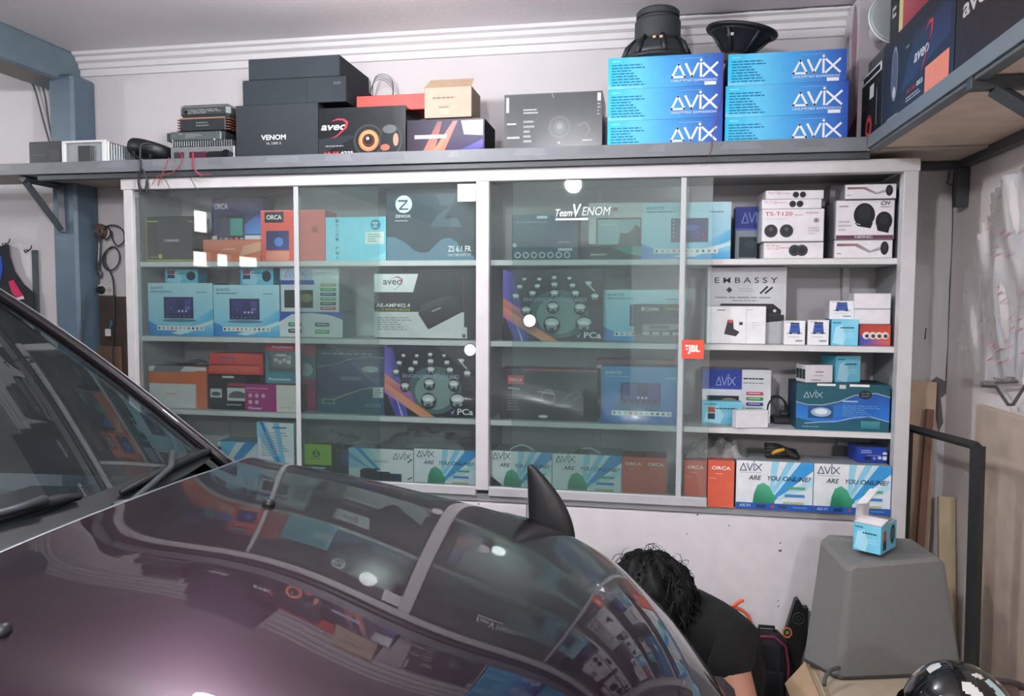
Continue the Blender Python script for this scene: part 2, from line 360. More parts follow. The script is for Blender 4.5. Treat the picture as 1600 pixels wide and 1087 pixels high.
for yb in (.22, -.87):
    b = B()
    if yb > 0:
        b.box(1.36, yb-.016, 1.985, XR-.006, yb+.016, 2.014, '#3c4043'); b.box(XR-.045, yb-.016, 1.85, XR-.004, yb+.016, 1.99, '#494d50')
    else:
        b.box(1.347, yb-.016, 1.992, XR-.006, yb+.016, 2.022, '#33383a'); bar(b, (1.40, yb, 1.995), (XR-.02, yb, 1.76), .02, '#3b4042'); b.box(XR-.036, yb-.016, 1.70, XR-.006, yb+.016, 1.99, '#3c4043')
    b.obj('bracket', 'paint', e)
# ------------------------------------------------------------------ display cabinet
S1, S2, S3 = 1.656, 1.345, 1.038
SF = .782; SB = .748                                        # track top, cabinet floor
cab = empty('display_cabinet', (0, 0, 0), 'wide white aluminium cabinet with sliding glass doors along the back wall', 'cabinet')
A_ = '#cbc9ca'
b = B(); b.box(-1.525, -.012, 1.948, 1.527, .04, 1.992, A_); b.box(-1.50, .04, 1.965, 1.50, .345, 1.985, '#b9b8b8'); b.obj('top_rail', 'alu', cab)
for x0, x1 in ((-1.516, -1.477), (1.477, 1.524)):
    b = B(); b.box(x0, -.008, .0, x1, .04, 1.95, A_); b.obj('post', 'alu', cab)
b = B(); b.box(-.024, -.010, .77, .026, .04, 1.95, '#d3d0d2'); b.obj('post', 'alu', cab)
b = B(); b.box(-.012, .04, .76, .012, .34, 1.96, '#a9abab'); b.obj('partition', 'alu', cab)
for x0, x1 in ((-1.512, -1.488), (1.495, 1.52)):
    b = B(); b.box(x0, .04, .0, x1, .345, 1.96, '#aeb2b2'); b.obj('side_panel', 'alu', cab)
for zs in (S1, S2, S3):
    for x0, x1 in ((-1.486, -.014), (.014, 1.493)):
        b = B(); b.box(x0, .034, zs-.022, x1, .342, zs, '#c4c6c6', front='#dcdbdb'); b.obj('shelf', 'alu', cab)
b = B(); b.box(-1.486, .02, SB-.03, 1.493, .342, SB, '#9a9c9d'); b.obj('cabinet_floor', 'alu', cab)
b = B(); b.box(-1.486, -.008, SB, -.024, .018, SF, '#bfc0c4'); b.box(.026, -.008, SB, .845, .018, SF, '#bfc0c4'); b.obj('door_track', 'alu', cab)
for x in (-1.27, -.42, .42, 1.38):
    b = B(); b.box(x-.014, .318, SB, x+.014, .345, 1.96, '#c6c7c6'); b.obj('upright', 'alu', cab)
ZT = 1.946; doors = []
for x0, x1, y0, nm in ((-1.476, -.42, .012, None), (-.745, -.022, .002, None), (.028, .76, .012, None), (.115, .845, .002, None)):
    b = B(); b.box(x0, y0, SF+.001, x1, y0+.005, ZT, '#ffffff', .0005); doors.append(b.obj('glass_door', 'glass', cab))
for x, dr in ((-.757, 1), (.741, 2)):
    b = B(); b.box(x-.009, -.006, SF-.002, x+.011, .001, ZT, '#b9bfc0'); b.obj('door_stile', 'alu', doors[dr])
b = B(); b.box(-1.50, -.004, .0, 1.505, .02, SB-.031, '#e6e2e4', .001)
def bp(px, py): p = at(px, py, -.0046); return (p.x, -.0046, p.z)
for x_, y_, r_ in ((748, 787, 1.6), (1090, 804, 1.8), (1139, 821, 1.4), (1073, 834, 1.3), (1219, 848, 1.6), (1219, 860, 2.8), (1216, 938, 1.3), (1216, 947, 1.6), (1213, 940, .9), (832, 795, 1.6), (832, 803, 1.2)):
    b.face([bp(x_+r_*math.cos(q), y_+r_*.7*math.sin(q)) for q in [k*math.pi/4 for k in range(8)][::-1]], lin('#55555a'))
b.face([bp(822, 780), bp(824, 780), bp(824, 812), bp(822, 812)][::-1], lin('#77777a'))
b.obj('base_panel', 'alu', cab)
def on_glass(name, x0, y0, x1, y1, col, ops=(), lab=None, yy=-.0065, door=2):
    a, c = at(x0, y1, yy), at(x1, y0, yy); F = (Vector((a.x, yy, a.z)), Vector((c.x-a.x, 0, 0)), Vector((0, 0, c.z-a.z)), Vector((0, -1, 0)))
    q = B(); q.pr(F, ([('r', 0, 0, 1, 1, col)] if col else [])+list(ops)); o = q.obj(name, 'card', doors[door])
    if lab: o['label'] = lab
on_glass('sticker', 1065, 531, 1100, 560, '#ef5a45', [('t', 'JBL', .27, .25, .48, '#fff4ee', .56, .05), ('r', .16, .62, .30, .73, '#fff4ee'), ('r', .19, .46, .28, .54, '#fff4ee')], 'square red sticker on the glass with white letters')
on_glass('finger_pull', 817, 490, 838, 512, None, [('c', .5, .5, .5, '#3d4444'), ('c', .5, .5, .44, '#eceaea')], yy=-.0004, door=3)
on_glass('finger_pull', 725, 536, 744, 557, None, [('c', .5, .5, .5, '#3d4444'), ('c', .5, .5, .44, '#eceaea')], yy=-.0012, door=1)
on_glass('label_reflection', 715, 287, 743.5, 315, '#ecebea', [('r', .06, .62, .94, .8, '#d6dadb'), ('r', .1, .3, .8, .36, '#c9cccd')], yy=-.0012, door=1)  # pale patch paints a white label's reflection onto the pane
on_glass('decal', 868, 317, 957, 346, None, [('t', 'Team', .0, .28, .42, '#f2f0ee', .30, .01, .3), ('t', 'V', .31, .24, .74, '#f2f0ee', .15, .02, .2), ('t', 'ENOM', .47, .32, .48, '#dfe3e2', .5, 0, .2), ('r', 0, .06, .58, .18, '#e6e6e4')], 'white lettering stuck on the glass', yy=.0008, door=3)
# ------------------------------------------------------------------ printed designs
def avix(u, v, w_, h, c, t=.1, A=None):        # the wide-set four-letter logo, A as an open triangle
    T = t*h; q = w_
    return [('l', [(u, v), (u+.145*q, v+h*.95), (u+.29*q, v), (u, v)], T, c), ('l', [(u+.31*q, v+h*.95), (u+.445*q, v), (u+.58*q, v+h*.95)], T, c),
            ('l', [(u+.645*q, v), (u+.645*q, v+h*.95)], T, c), ('c', u+.645*q, v+h*1.2, h*.10, c), ('l', [(u+.70*q, v), (u+q, v+h*.95)], T, c), ('l', [(u+.70*q, v+h*.95), (u+q, v)], T, c)]
IC = ['#3c4650', '#8a97a0', '#b9c3c8', '#e2434c', '#e8868c', '#9db4c0', '#c9d2d6', '#7d8b92', '#46535b', '#6c7a5e', '#8fa0a8']
def icons(u0, u1, v, r, bg_='#f4f7f8', cols=IC):
    n = len(cols); o = [('r', u0, v-r*1.7, u1, v+r*1.7, bg_)]
    return o+[('c', u0+(u1-u0)*(k+.5)/n, v, r, c) for k, c in enumerate(cols)]
def art_hu(dark=False, port=False, base=('#7fd0ec', '#c6ecf7')):
    a, c = base
    o = [('g', 0, 0, 1, 1, a, a, c, c)]
    o += [('p', [(0, .28), (.25, .12), (.6, .06), (1, .16), (1, 0), (0, 0)], ['#3f8fd8', '#4aa3e0', '#58b2e6', '#7cc8ee', '#57b0e4', '#2f7fcd']),
          ('p', [(.45, .10), (1, .52), (1, .34), (.6, .04)], ['#a8e0f4', '#7cc9ec', '#5ab4e4', '#bfe9f7']), ('p', [(.35, .05), (1, .30), (1, .24), (.5, .02)], '#d9f2fa')]
    if port: o += [('g', .33, .30, .75, .72, '#1d2a4d', '#20305a', '#2c3c66', '#1f2746'), ('r', .36, .33, .66, .69, '#2a3f77'), ('e', .56, .56, .09, .05, '#4a6cb8'), ('c', .70, .42, .02, '#e0405a')]+[('c', .36, .40+.07*k, .012, '#c9d8ee') for k in range(5)]
    else:
        o += [('e', .48, .29, .27, .03, '#5a86a0'), ('g', .245, .33, .70, .735, '#22264f', '#2b2d5c', '#343668', '#262a52'), ('r', .27, .42, .68, .71, '#3b3d7c'), ('r', .44, .5, .55, .68, '#2c2f66'), ('r', .57, .58, .66, .68, '#5450a0')]
        o += [('c', .48+.055*k, .47, .02, '#d7dcf2') for k in range(3)]+[('c', .30+.065*k, .375, .011, '#8f96c8') for k in range(6)]+[('c', .36, .52, .014, '#c66a90'), ('m', .58, .50, .66, .56, 2, '#aeb0e0')]
    o += icons(.14, .86, .145, .024)+[('t', 'ALVAYTO', .05, .885, .045, '#3d6f8e', .20, .01), ('m', .05, .81, .42, .86, 1, '#6b9ab2'), ('m', .76, .80, .94, .85, 1, '#7ba7bd')]
    return o
def art_spk():
    o = [('g', 0, 0, .28, 1, '#29c5e8', '#5fc6ec', '#63c4ec', '#27bce4'), ('g', .28, 0, .55, 1, '#5fc6ec', '#4aa4e2', '#449cde', '#63c4ec'), ('g', .55, 0, 1, 1, '#4aa4e2', '#2d55b4', '#2a4fae', '#449cde'), ('g', 0, .0, .3, .18, '#7fd0f0', '#74ccee', '#55c4ea', '#37c4e8')]
    o += [('m', .03, .08, .34, .80, 8, '#0f6fa0'), ('m', .035, .84, .12, .93, 1, '#7fd9f2')]
    o += avix(.56, .30, .385, .42, '#eef3fa', .16)+[('r', .62, .87, .82, .885, '#8db7e6'), ('t', 'UNLIMITED EXPRESSION', .555, .15, .07, '#dbe8f8', .39, .01)]
    return o
def art_online(full=True, part=0):
    o = [('g', 0, 0, 1, 1, '#e4edf2', '#dceaf2', '#f0f4f6', '#f2f3f4'), ('p', [(.46, 1), (.56, 1), (.50, .42), (.44, .30)], '#9fdcf2'), ('p', [(.66, 1), (.76, 1), (.50, .28), (.48, .40)], '#8fd3f0'),
         ('p', [(.84, 1), (1, 1), (1, .84), (.52, .20), (.50, .30)], '#3f9fdf'), ('p', [(.78, 1), (.84, 1), (.51, .30), (.50, .34)], '#c9ebf7'), ('p', [(1, .72), (1, .52), (.56, .20), (.54, .26)], '#bfe6f4')]
    o += avix(.05, .80, .28, .15, '#4a5a78', .12)+[('r', .05, .755, .33, .762, '#8a97ac')]
    # a plain rounded green patch where the carton shows a green figure
    o += [('p', [(.22, .12), (.38, .05), (.50, .10), (.52, .24), (.44, .48), (.36, .56), (.28, .50), (.24, .34)], ['#2f8a66', '#237a58', '#2a8060', '#3f9f78', '#55b48c', '#5cba92', '#48a880', '#389570'])]
    o += [('t', 'ARE', .16, .61, .095, '#303a48', .17, .012, .25), ('t', 'YOU', .41, .61, .095, '#303a48', .17, .012, .25), ('t', 'ONLINE?', .61, .61, .095, '#2a3c58', .36, .012, .25)]
    for k, c in enumerate(('#5fae90', '#4a90d0', '#b9c48c')): o += [('r', .66-.02*k, .44-.155*k, .90-.005*k, .495-.155*k, c)]
    if full: o += [('r', 0, 0, 1, .135, '#2f5fb4'), ('t', 'AX-V1', .05, .045, .06, '#c9dcf4', .14, .012), ('r', .27, .035, .39, .10, '#25406c'), ('c', .48, .07, .035, '#c24a5a'), ('r', .56, .04, .67, .10, '#3f4f5a'), ('m', .75, .05, .95, .09, 1, '#7fa4dc')]
    return o
def art_pca():
    o = [('g', 0, 0, 1, 1, '#0d1018', '#0c0f14', '#1d2430', '#251f40'), ('e', .56, .38, .30, .34, '#4d6a6c'), ('e', .56, .36, .22, .26, '#7e9c9a'), ('p', [(0, 1), (.10, .95), (.26, 0), (.12, 0), (0, .40)], ['#6a5fc4', '#3d3590', '#5a52c0', '#4038a0', '#7a6ad0']),
         ('p', [(0, .60), (.30, .34), (.34, .18), (0, .48)], ['#e88a60', '#b070c0', '#8a5ab0', '#d86a50']), ('p', [(0, .48), (.56, 0), (.40, 0), (0, .33)], ['#f0946a', '#ee8a50', '#e0a080', '#c86aa8']), ('p', [(.12, .30), (.21, 0), (.19, 0)], '#cfc8f4')]
    for (u, v, r) in ((.13, .62, .045), (.30, .66, .045), (.52, .66, .055), (.73, .66, .05), (.92, .62, .05), (.17, .75, .04), (.35, .76, .04), (.52, .78, .045), (.70, .77, .04), (.86, .80, .04), (.22, .86, .03), (.37, .86, .03), (.52, .88, .035), (.67, .87, .03), (.24, .42, .06), (.51, .47, .07), (.78, .46, .07), (.50, .23, .095), (.82, .24, .095)):
        ru = r*.78; o += [('e', u, v, ru*1.15, r*1.25, '#12161c'), ('e', u, v+r*.35, ru*.95, r*.62, '#cfd3d4'), ('e', u, v+r*.25, ru*.6, r*.28, '#f4f5f4'), ('e', u, v-r*.45, ru*.75, r*.38, '#8f9aa0'), ('e', u, v-r*.62, ru*.35, r*.2, '#20262c')]
    o += [('t', 'ENGINEERED SOUND', .22, .555, .05, '#9fb2c8', .62, 0), ('t', 'PCa', .82, .05, .085, '#e9ecf6', .17, .02), ('p', [(.77, .09), (.795, .13), (.77, .045), (.745, .085)], '#a9a6ea'), ('l', [(.83, .83), (.92, .70)], .012, '#f4f4f4')]
    return o
def pill(u0, v, u1, h, c): return [('r', u0, v, u1, v+h, c), ('e', u0, v+h/2, .015, h/2, c), ('e', u1, v+h/2, .015, h/2, c), ('m', u0+.02, v+h*.3, u1-.01, v+h*.8, 1, '#e8ecea')]
def art_android(low=False):
    o = [('r', 0, 0, 1, 1, '#e4e7ec'), ('r', 0, .62, .58, 1, '#2b3f9a'), ('g', 0, .62, .58, .70, '#4258b4', '#4258b4', '#2b3f9a', '#2b3f9a')]+avix(.20, .70, .28, .16, '#9fb0dc', .10)
    o += [('r', .07, .18, .54, .50, '#1d2b30'), ('e', .40, .40, .12, .06, '#8a8668'), ('m', .6, .80, .95, .86, 1, '#39424c'), ('m', .6, .73, .95, .77, 1, '#8a95a0')]
    for k, c in enumerate(('#c8556a', '#3f9a55', '#3a4a9a', '#5f9a58', '#4b5560')): o += pill(.66, .52-.1*k, .88, .065, c)
    return o
def art_tweeter(big=True):
    if big: return [('r', .02, .02, .98, .98, '#eceaec'), ('t', 'TS-T120', .05, .79, .12, '#c8455a', .44, .012), ('m', .52, .78, .68, .83, 1, '#b9a0a8'), ('m', .70, .84, .94, .90, 1, '#d08a98'), ('m', .05, .66, .45, .72, 2, '#d8ccd0'),
                    ('c', .15, .33, .20, '#3d3f42'), ('c', .15, .33, .16, '#2c2e31'), ('c', .40, .33, .20, '#3d3f42'), ('c', .40, .33, .16, '#2c2e31'), ('c', .15, .38, .06, '#55585b'), ('c', .40, .38, .06, '#55585b'), ('o', .87, .64, .07, .3, '#4a4d50'), ('c', .87, .64, .03, '#4a4d50'), ('m', .75, .2, .93, .45, 3, '#cfc4c8')]
    return [('r', .01, .05, .99, .95, '#eae7e9'), ('t', 'TS-T120', .04, .55, .28, '#cf8592', .22, .01), ('m', .27, .55, .45, .75, 1, '#d4a8b0'), ('c', .52, .5, .34, '#3a3c3f'), ('c', .64, .5, .34, '#3a3c3f'), ('c', .52, .5, .2, '#222426'), ('c', .64, .5, .2, '#222426')]
def art_pods(big=True):
    if big: return [('r', .02, .02, .98, .98, '#ece9ec'), ('e', .49, .62, .18, .30, '#232528'), ('p', [(.33, .42), (.64, .42), (.60, .28), (.38, .34)], '#1d1f22'), ('e', .49, .68, .11, .18, '#313438'), ('e', .82, .46, .14, .24, '#232528'), ('p', [(.70, .32), (.92, .30), (.90, .16), (.72, .22)], '#1d1f22'), ('e', .82, .5, .08, .13, '#33363a'),
                    ('t', 'CH', .76, .86, .10, '#2a2426', .16, .02, .4), ('m', .76, .79, .95, .84, 1, '#9a8a92'), ('r', .02, .02, .98, .11, '#6d4450'), ('t', 'HIFINIC', .34, .035, .06, '#efe6e8', .30, .012), ('m', .06, .2, .28, .5, 3, '#c9bfc6'), ('m', .06, .80, .24, .88, 1, '#a89aa4'), ('l', [(.36, .4), (.42, .38)], .02, '#cfd2d4')]
    return [('r', .01, .04, .99, .96, '#e9e6e9'), ('p', [(.05, .80), (.40, .80), (.62, .42), (.78, .62), (.80, .45), (.60, .30), (.36, .66), (.05, .66)], ['#8a6068', '#9a7880', '#a8a0a8', '#b8b4bc', '#a8a4ac', '#a8a0a8', '#9a7880', '#8a6068']), ('e', .86, .55, .07, .36, '#222427'), ('e', .86, .6, .04, .2, '#33363a'), ('m', .05, .2, .14, .34, 1, '#b09aa4')]
def art_cam(): return [('r', 0, 0, 1, 1, '#eff0f2'), ('m', .08, .90, .5, .96, 1, '#9aa2a8'), ('r', .30, .86, .72, .92, '#2f3436'), ('p', [(.25, .50), (.77, .50), (.72, .86), (.30, .86)], ['#2f4f9a', '#2f4f9a', '#4a72c8', '#4a72c8']), ('r', .33, .68, .69, .82, '#35508a'), ('r', .16, .46, .86, .49, '#3a3f42'), ('r', .27, .44, .38, .5, '#1f2224'), ('r', .64, .44, .75, .5, '#1f2224'), ('m', .55, .10, .94, .22, 1, '#6f7a84'), ('m', .2, .28, .8, .36, 1, '#c2c8cc')]
def art_camblue(): return [('g', 0, 0, 1, 1, '#6cc4e4', '#7cd0ea', '#8ad8ee', '#74cbe6'), ('p', [(.05, .1), (.45, .0), (.55, .35), (.4, .8), (.15, .7)], '#aee4f4'), ('m', .34, .62, .94, .74, 1, '#24505e'), ('m', .05, .82, .4, .92, 1, '#2a6a7c'), ('m', .4, .3, .9, .5, 2, '#a8dcec')]
def art_orca(): return [('g', 0, 0, 1, 1, '#d8604a', '#dd6a50', '#d86850', '#cf5c48'), ('t', 'ORCA', .14, .80, .075, '#f3ece6', .72, .02), ('m', .28, .70, .62, .73, 1, '#eab8a4'), ('m', .06, .60, .35, .63, 1, '#e8a890')]
# ------------------------------------------------------------------ row 1, top shelf of the cabinet
G = 'cartons in the glass cabinet'
Y0 = .07
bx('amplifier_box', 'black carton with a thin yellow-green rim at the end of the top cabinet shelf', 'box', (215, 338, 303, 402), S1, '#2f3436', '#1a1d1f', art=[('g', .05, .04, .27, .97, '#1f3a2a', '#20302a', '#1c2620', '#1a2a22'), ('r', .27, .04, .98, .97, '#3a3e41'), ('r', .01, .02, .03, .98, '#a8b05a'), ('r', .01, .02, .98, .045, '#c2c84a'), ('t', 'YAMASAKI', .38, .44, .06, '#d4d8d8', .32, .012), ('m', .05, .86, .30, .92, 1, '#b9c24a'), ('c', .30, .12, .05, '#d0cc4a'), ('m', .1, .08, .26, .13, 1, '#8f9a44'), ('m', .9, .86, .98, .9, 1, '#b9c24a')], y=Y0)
bx('head_unit_box', 'dark blue and white carton with a tablet picture standing above the flat orange box', 'box', (331, 308, 412, 402), S1, '#e2e4ea', '#24306a', art=[('r', 0, .42, 1, 1, '#2a3568'), ('p', [(.4, .44), (1, .44), (1, .80), (.7, .62)], ['#3a6ac8', '#6aa0e4', '#2f58b4', '#5a90dc']), ('t', 'ORCA', .06, .82, .09, '#dfe4f2', .26, .02), ('r', .10, .30, .64, .74, '#161b28'), ('r', .36, .42, .60, .68, '#3a9a90'), ('r', .14, .36, .36, .68, '#2a3a60'), ('e', .36, .25, .14, .03, '#c07a90')]+[('c', .18+.1*k, .36, .03, IC[k+1]) for k in range(5)], y=.2, d=.1)
bx('flat_box', 'flat orange carton lying on the top shelf under the tablet carton', 'box', (317, 374, 408, 402), S1, '#e07a58', '#c25a40', '#d89070', art=[('p', [(.62, .2), (1, .5), (1, .9), (.7, .7)], '#f0b090'), ('m', .35, .5, .6, .62, 1, '#f2c0a8')], y=Y0, d=.12)
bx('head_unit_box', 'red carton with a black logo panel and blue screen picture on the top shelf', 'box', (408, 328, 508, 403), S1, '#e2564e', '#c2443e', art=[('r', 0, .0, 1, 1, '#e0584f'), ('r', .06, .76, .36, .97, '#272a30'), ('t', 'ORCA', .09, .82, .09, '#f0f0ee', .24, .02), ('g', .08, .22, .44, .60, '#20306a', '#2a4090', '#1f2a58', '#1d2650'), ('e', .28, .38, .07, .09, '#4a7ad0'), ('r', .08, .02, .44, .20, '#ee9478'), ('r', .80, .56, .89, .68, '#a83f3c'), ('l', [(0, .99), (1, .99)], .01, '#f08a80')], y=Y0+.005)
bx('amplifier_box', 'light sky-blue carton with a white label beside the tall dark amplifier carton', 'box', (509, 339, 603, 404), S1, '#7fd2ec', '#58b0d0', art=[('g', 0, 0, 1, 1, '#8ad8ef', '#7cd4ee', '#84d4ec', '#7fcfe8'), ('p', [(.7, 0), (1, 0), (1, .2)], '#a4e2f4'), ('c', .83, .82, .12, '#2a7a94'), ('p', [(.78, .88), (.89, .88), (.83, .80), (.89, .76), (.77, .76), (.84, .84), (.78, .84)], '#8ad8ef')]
   + [('t', s_, .17, .04+.105*k, .075, '#2d7d98', .05, .01) for k, s_ in enumerate('AMP ISC01')], parts=[('label_sticker', 'f', [('r', .66, .38, .97, .66, '#ecefee'), ('m', .70, .42, .94, .62, 4, '#8aa49a')], 'white printed label')], y=Y0)
bx('amplifier_box', 'tall dark slate carton with a white round emblem and blue-grey waves on the top shelf', 'box', (604, 296, 742, 405), S1, '#3c4a54', '#27323a', mat='gloss', art=[('g', 0, 0, 1, 1, '#3f4e58', '#3a4852', '#46555f', '#3e4c56'), ('p', [(0, .34), (.10, .33), (.22, .25), (.32, .14), (.40, .11), (.48, .12), (.56, .22), (.63, .30), (.72, .32), (.80, .26), (.86, .14), (1, .05), (1, 0), (0, 0)], '#5f8296'), ('p', [(.55, .47), (.86, .47), (.80, .60), (.66, .58), (.72, .75), (.60, .66), (.50, .50)], '#5a6b75'), ('p', [(.56, .92), (.8, .95), (.75, .75), (.62, .78)], '#566670'),
   ('c', .20, .80, .125, '#eef1f1'), ('p', [(.135, .86), (.25, .86), (.24, .83), (.17, .74), (.25, .74), (.25, .72), (.14, .72), (.15, .745), (.22, .835), (.135, .835)], '#3f4e58'), ('t', 'ZEVOX', .10, .61, .04, '#e8ecec', .18, .02), ('m', .10, .55, .27, .58, 1, '#c0c8cc'), ('t', 'ZS 6.1 FR', .70, .12, .085, '#eef2f2', .26, .02), ('t', 'FILM COMPONENT SET', .70, .055, .04, '#cdd6da', .26, .01)], y=Y0-.01)
bx('head_unit_box', 'dark teal carton with round app icons behind the glass on the top shelf', 'box', (800, 335, 903, 402), S1, '#24404c', '#1c3038', art=[('g', 0, 0, 1, 1, '#2a4a56', '#274a66', '#2c5a80', '#2d4a54'), ('r', .38, .91, .54, .97, '#c9d4d8'), ('m', .06, .80, .62, .87, 1, '#6f8a94'), ('m', .1, .40, .6, .74, 4, '#3c5a66'), ('c', .04, .33, .05, '#9ab4ba'), ('r', .70, .20, .92, .26, '#c9d6da'), ('m', .70, .36, .92, .42, 1, '#9ab0b8')]+[('o', .09+.125*k, .11, .07, .35, '#c9d4d6') for k in range(7)], y=Y0)
bx('head_unit_box', 'white carton with a wide screen picture of trees on the top shelf', 'box', (920, 317, 1003, 402), S1, '#d8dadb', '#aeb4b6', art=[('r', 0, .28, 1, 1, '#d5d7d8'), ('r', 0, 0, 1, .28, '#26363c'), ('p', [(.42, .22), (1, .24), (1, .06), (.75, .10)], '#4f9a8c'), ('r', .14, .24, .99, .74, '#2b3a40'), ('g', .17, .27, .56, .71, '#7fb0bc', '#8ab8c0', '#a8ccce', '#9ec6ca'), ('r', .56, .27, .97, .71, '#8fbcc0'), ('p', [(.56, .27), (.97, .27), (.97, .56), (.88, .62), (.80, .50), (.70, .46), (.60, .48)], '#33463f'), ('r', .2, .60, .5, .64, '#c4dcdc'), ('m', .04, .86, .5, .92, 1, '#a09aa0'), ('r', .44, .86, .54, .92, '#c46a76'), ('m', .04, .06, .4, .12, 1, '#c8d2d2')], y=Y0)
bx('head_unit_box', 'light blue carton with an upright dark screen behind the door stile, top shelf', 'box', (1003, 316, 1142, 400), S1, '#a8e0f2', '#5a94aa', art=art_hu(port=True), y=Y0-.005)
bx('head_unit_box', 'small navy and grey carton half hidden behind the tweeter cartons', 'box', (1148, 323, 1184, 397), S1, '#8c98a0', '#50606c', art=[('r', 0, .60, 1, 1, '#22368a'), ('r', 0, .56, 1, .60, '#4a62b0')]+avix(.30, .70, .98, .2, '#7f96d4', .1)[:3]+[('r', .2, .06, 1, .44, '#22383e'), ('e', .7, .3, .28, .08, '#30484e')], y=.17, d=.06)
for (r_, z_, y_, yw, bg_, l_) in (((1193, 378, 1287, 397), S1, Y0, 0, False, 'slim white tweeter carton at the bottom of the stack with two dots'), ((1190, 326, 1288, 383), None, Y0-.01, .02, True, 'large white carton printed with two black round tweeters and red lettering'), ((1190, 311, 1284, 325.5), None, Y0, -.01, False, 'slim white tweeter carton lying on the large tweeter carton'), ((1196, 297, 1288, 311), None, Y0+.01, .05, False, 'topmost slim white carton of the tweeter stack')):
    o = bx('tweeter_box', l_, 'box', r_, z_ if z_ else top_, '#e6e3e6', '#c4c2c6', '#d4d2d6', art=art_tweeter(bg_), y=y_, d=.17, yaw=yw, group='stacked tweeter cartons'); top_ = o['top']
for k, dx in enumerate((0, 7)):
    bx('tweeter_box', ['white tweeter carton edge just showing behind the large tweeter carton', 'second white tweeter carton edge showing behind the large tweeter carton'][k], 'box', (1184-dx*.5, 331-k*2, 1240, 383), S1+.052, '#dcd9dc', '#b9b7bb', y=.085+.0*k+.035*k+.17 if False else .245+.02*k, d=.018, group='stacked tweeter cartons')
for (r_, z_, y_, bg_, l_) in (((1303, 374.5, 1395, 397), S1, Y0, False, 'slim white pod speaker carton at the bottom beside the cabinet post'), ((1305, 312, 1402, 373), None, Y0, True, 'white carton printed with two black pod speakers and a maroon band'), ((1320, 287, 1411, 310.5), None, Y0-.01, False, 'slim white pod speaker carton on top beside the cabinet post')):
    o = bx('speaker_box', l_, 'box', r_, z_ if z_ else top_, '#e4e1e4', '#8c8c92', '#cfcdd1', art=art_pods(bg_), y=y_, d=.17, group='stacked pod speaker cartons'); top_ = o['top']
bx('small_box', 'small grey carton at the back on top of the pod speaker carton', 'box', (1297, 288, 1324, 312), o['top']-.061, '#a4a2a8', '#8a888e', art=[('r', .02, 0, .9, .45, '#77757c')], y=.20, d=.08)
# ------------------------------------------------------------------ row 2
hus = []
for r_, l_ in (((232, 442, 333, 521), 'light blue screen carton at the post end of the second shelf'), ((334, 445, 437, 523), 'light blue screen carton second from the end on the second shelf')):
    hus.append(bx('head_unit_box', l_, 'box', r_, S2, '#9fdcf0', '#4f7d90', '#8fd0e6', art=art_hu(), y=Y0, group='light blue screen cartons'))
for r_, l_, hb_ in (((258, 420, 309, 443), 'small aqua camera carton on top of the end screen carton', hus[0]), ((376, 418, 427, 446), 'small aqua camera carton on top of the second screen carton', hus[1])):
    bx('camera_box', l_, 'box', r_, hb_['top'], '#78c8de', '#4a98b0', art=art_camblue()+[('r', .08, .62, .30, .86, '#a8404e'), ('r', .08, .34, .30, .58, '#2a3f6a'), ('e', .80, .5, .14, .32, '#26424e')], y=.11, d=.075)
bx('head_unit_box', 'white and blue carton with coloured feature pills beside the door stile on the second shelf', 'box', (436, 488, 536, 526), S2, '#e2e6ea', '#9aa4aa', art=[('p', [(0, .95), (.25, 1), (.60, 1), (.95, .80), (1, 1), (0, 1)], '#3a58b0'), ('p', [(0, 1), (1, 1), (1, .72), (.8, .9), (.5, .98), (.2, .92), (0, .6)], '#3f5fb4')]+pill(.16, .44, .34, .16, '#3f9a6a')+pill(.16, .18, .34, .16, '#3d4448')+pill(.58, .44, .78, .16, '#5a6660')+pill(.58, .16, .78, .16, '#58a86a'), y=Y0)
bx('head_unit_box', 'white carton with dark screen picture stacked on the blue and white pill carton', 'box', (438, 418, 530, 487), at(480, 488, Y0).z, '#e6e8ec', '#a8b0b4', art=[('r', 0, .62, .55, 1, '#c4cce4'), ('r', 0, .62, .58, .72, '#3a50a8')]+avix(.08, .80, .36, .14, '#7a88c4', .1)+[('r', .07, .10, .56, .50, '#24342e'), ('e', .45, .32, .10, .10, '#8a8450'), ('m', .62, .86, .95, .9, 1, '#b8bec2')]+sum([pill(.70, .58-.105*k, .94, .07, c) for k, c in enumerate(('#b0a468', '#4aa860', '#3a4f94', '#58b070', '#3f5a54', '#c8556a'))], []), y=Y0+.01)
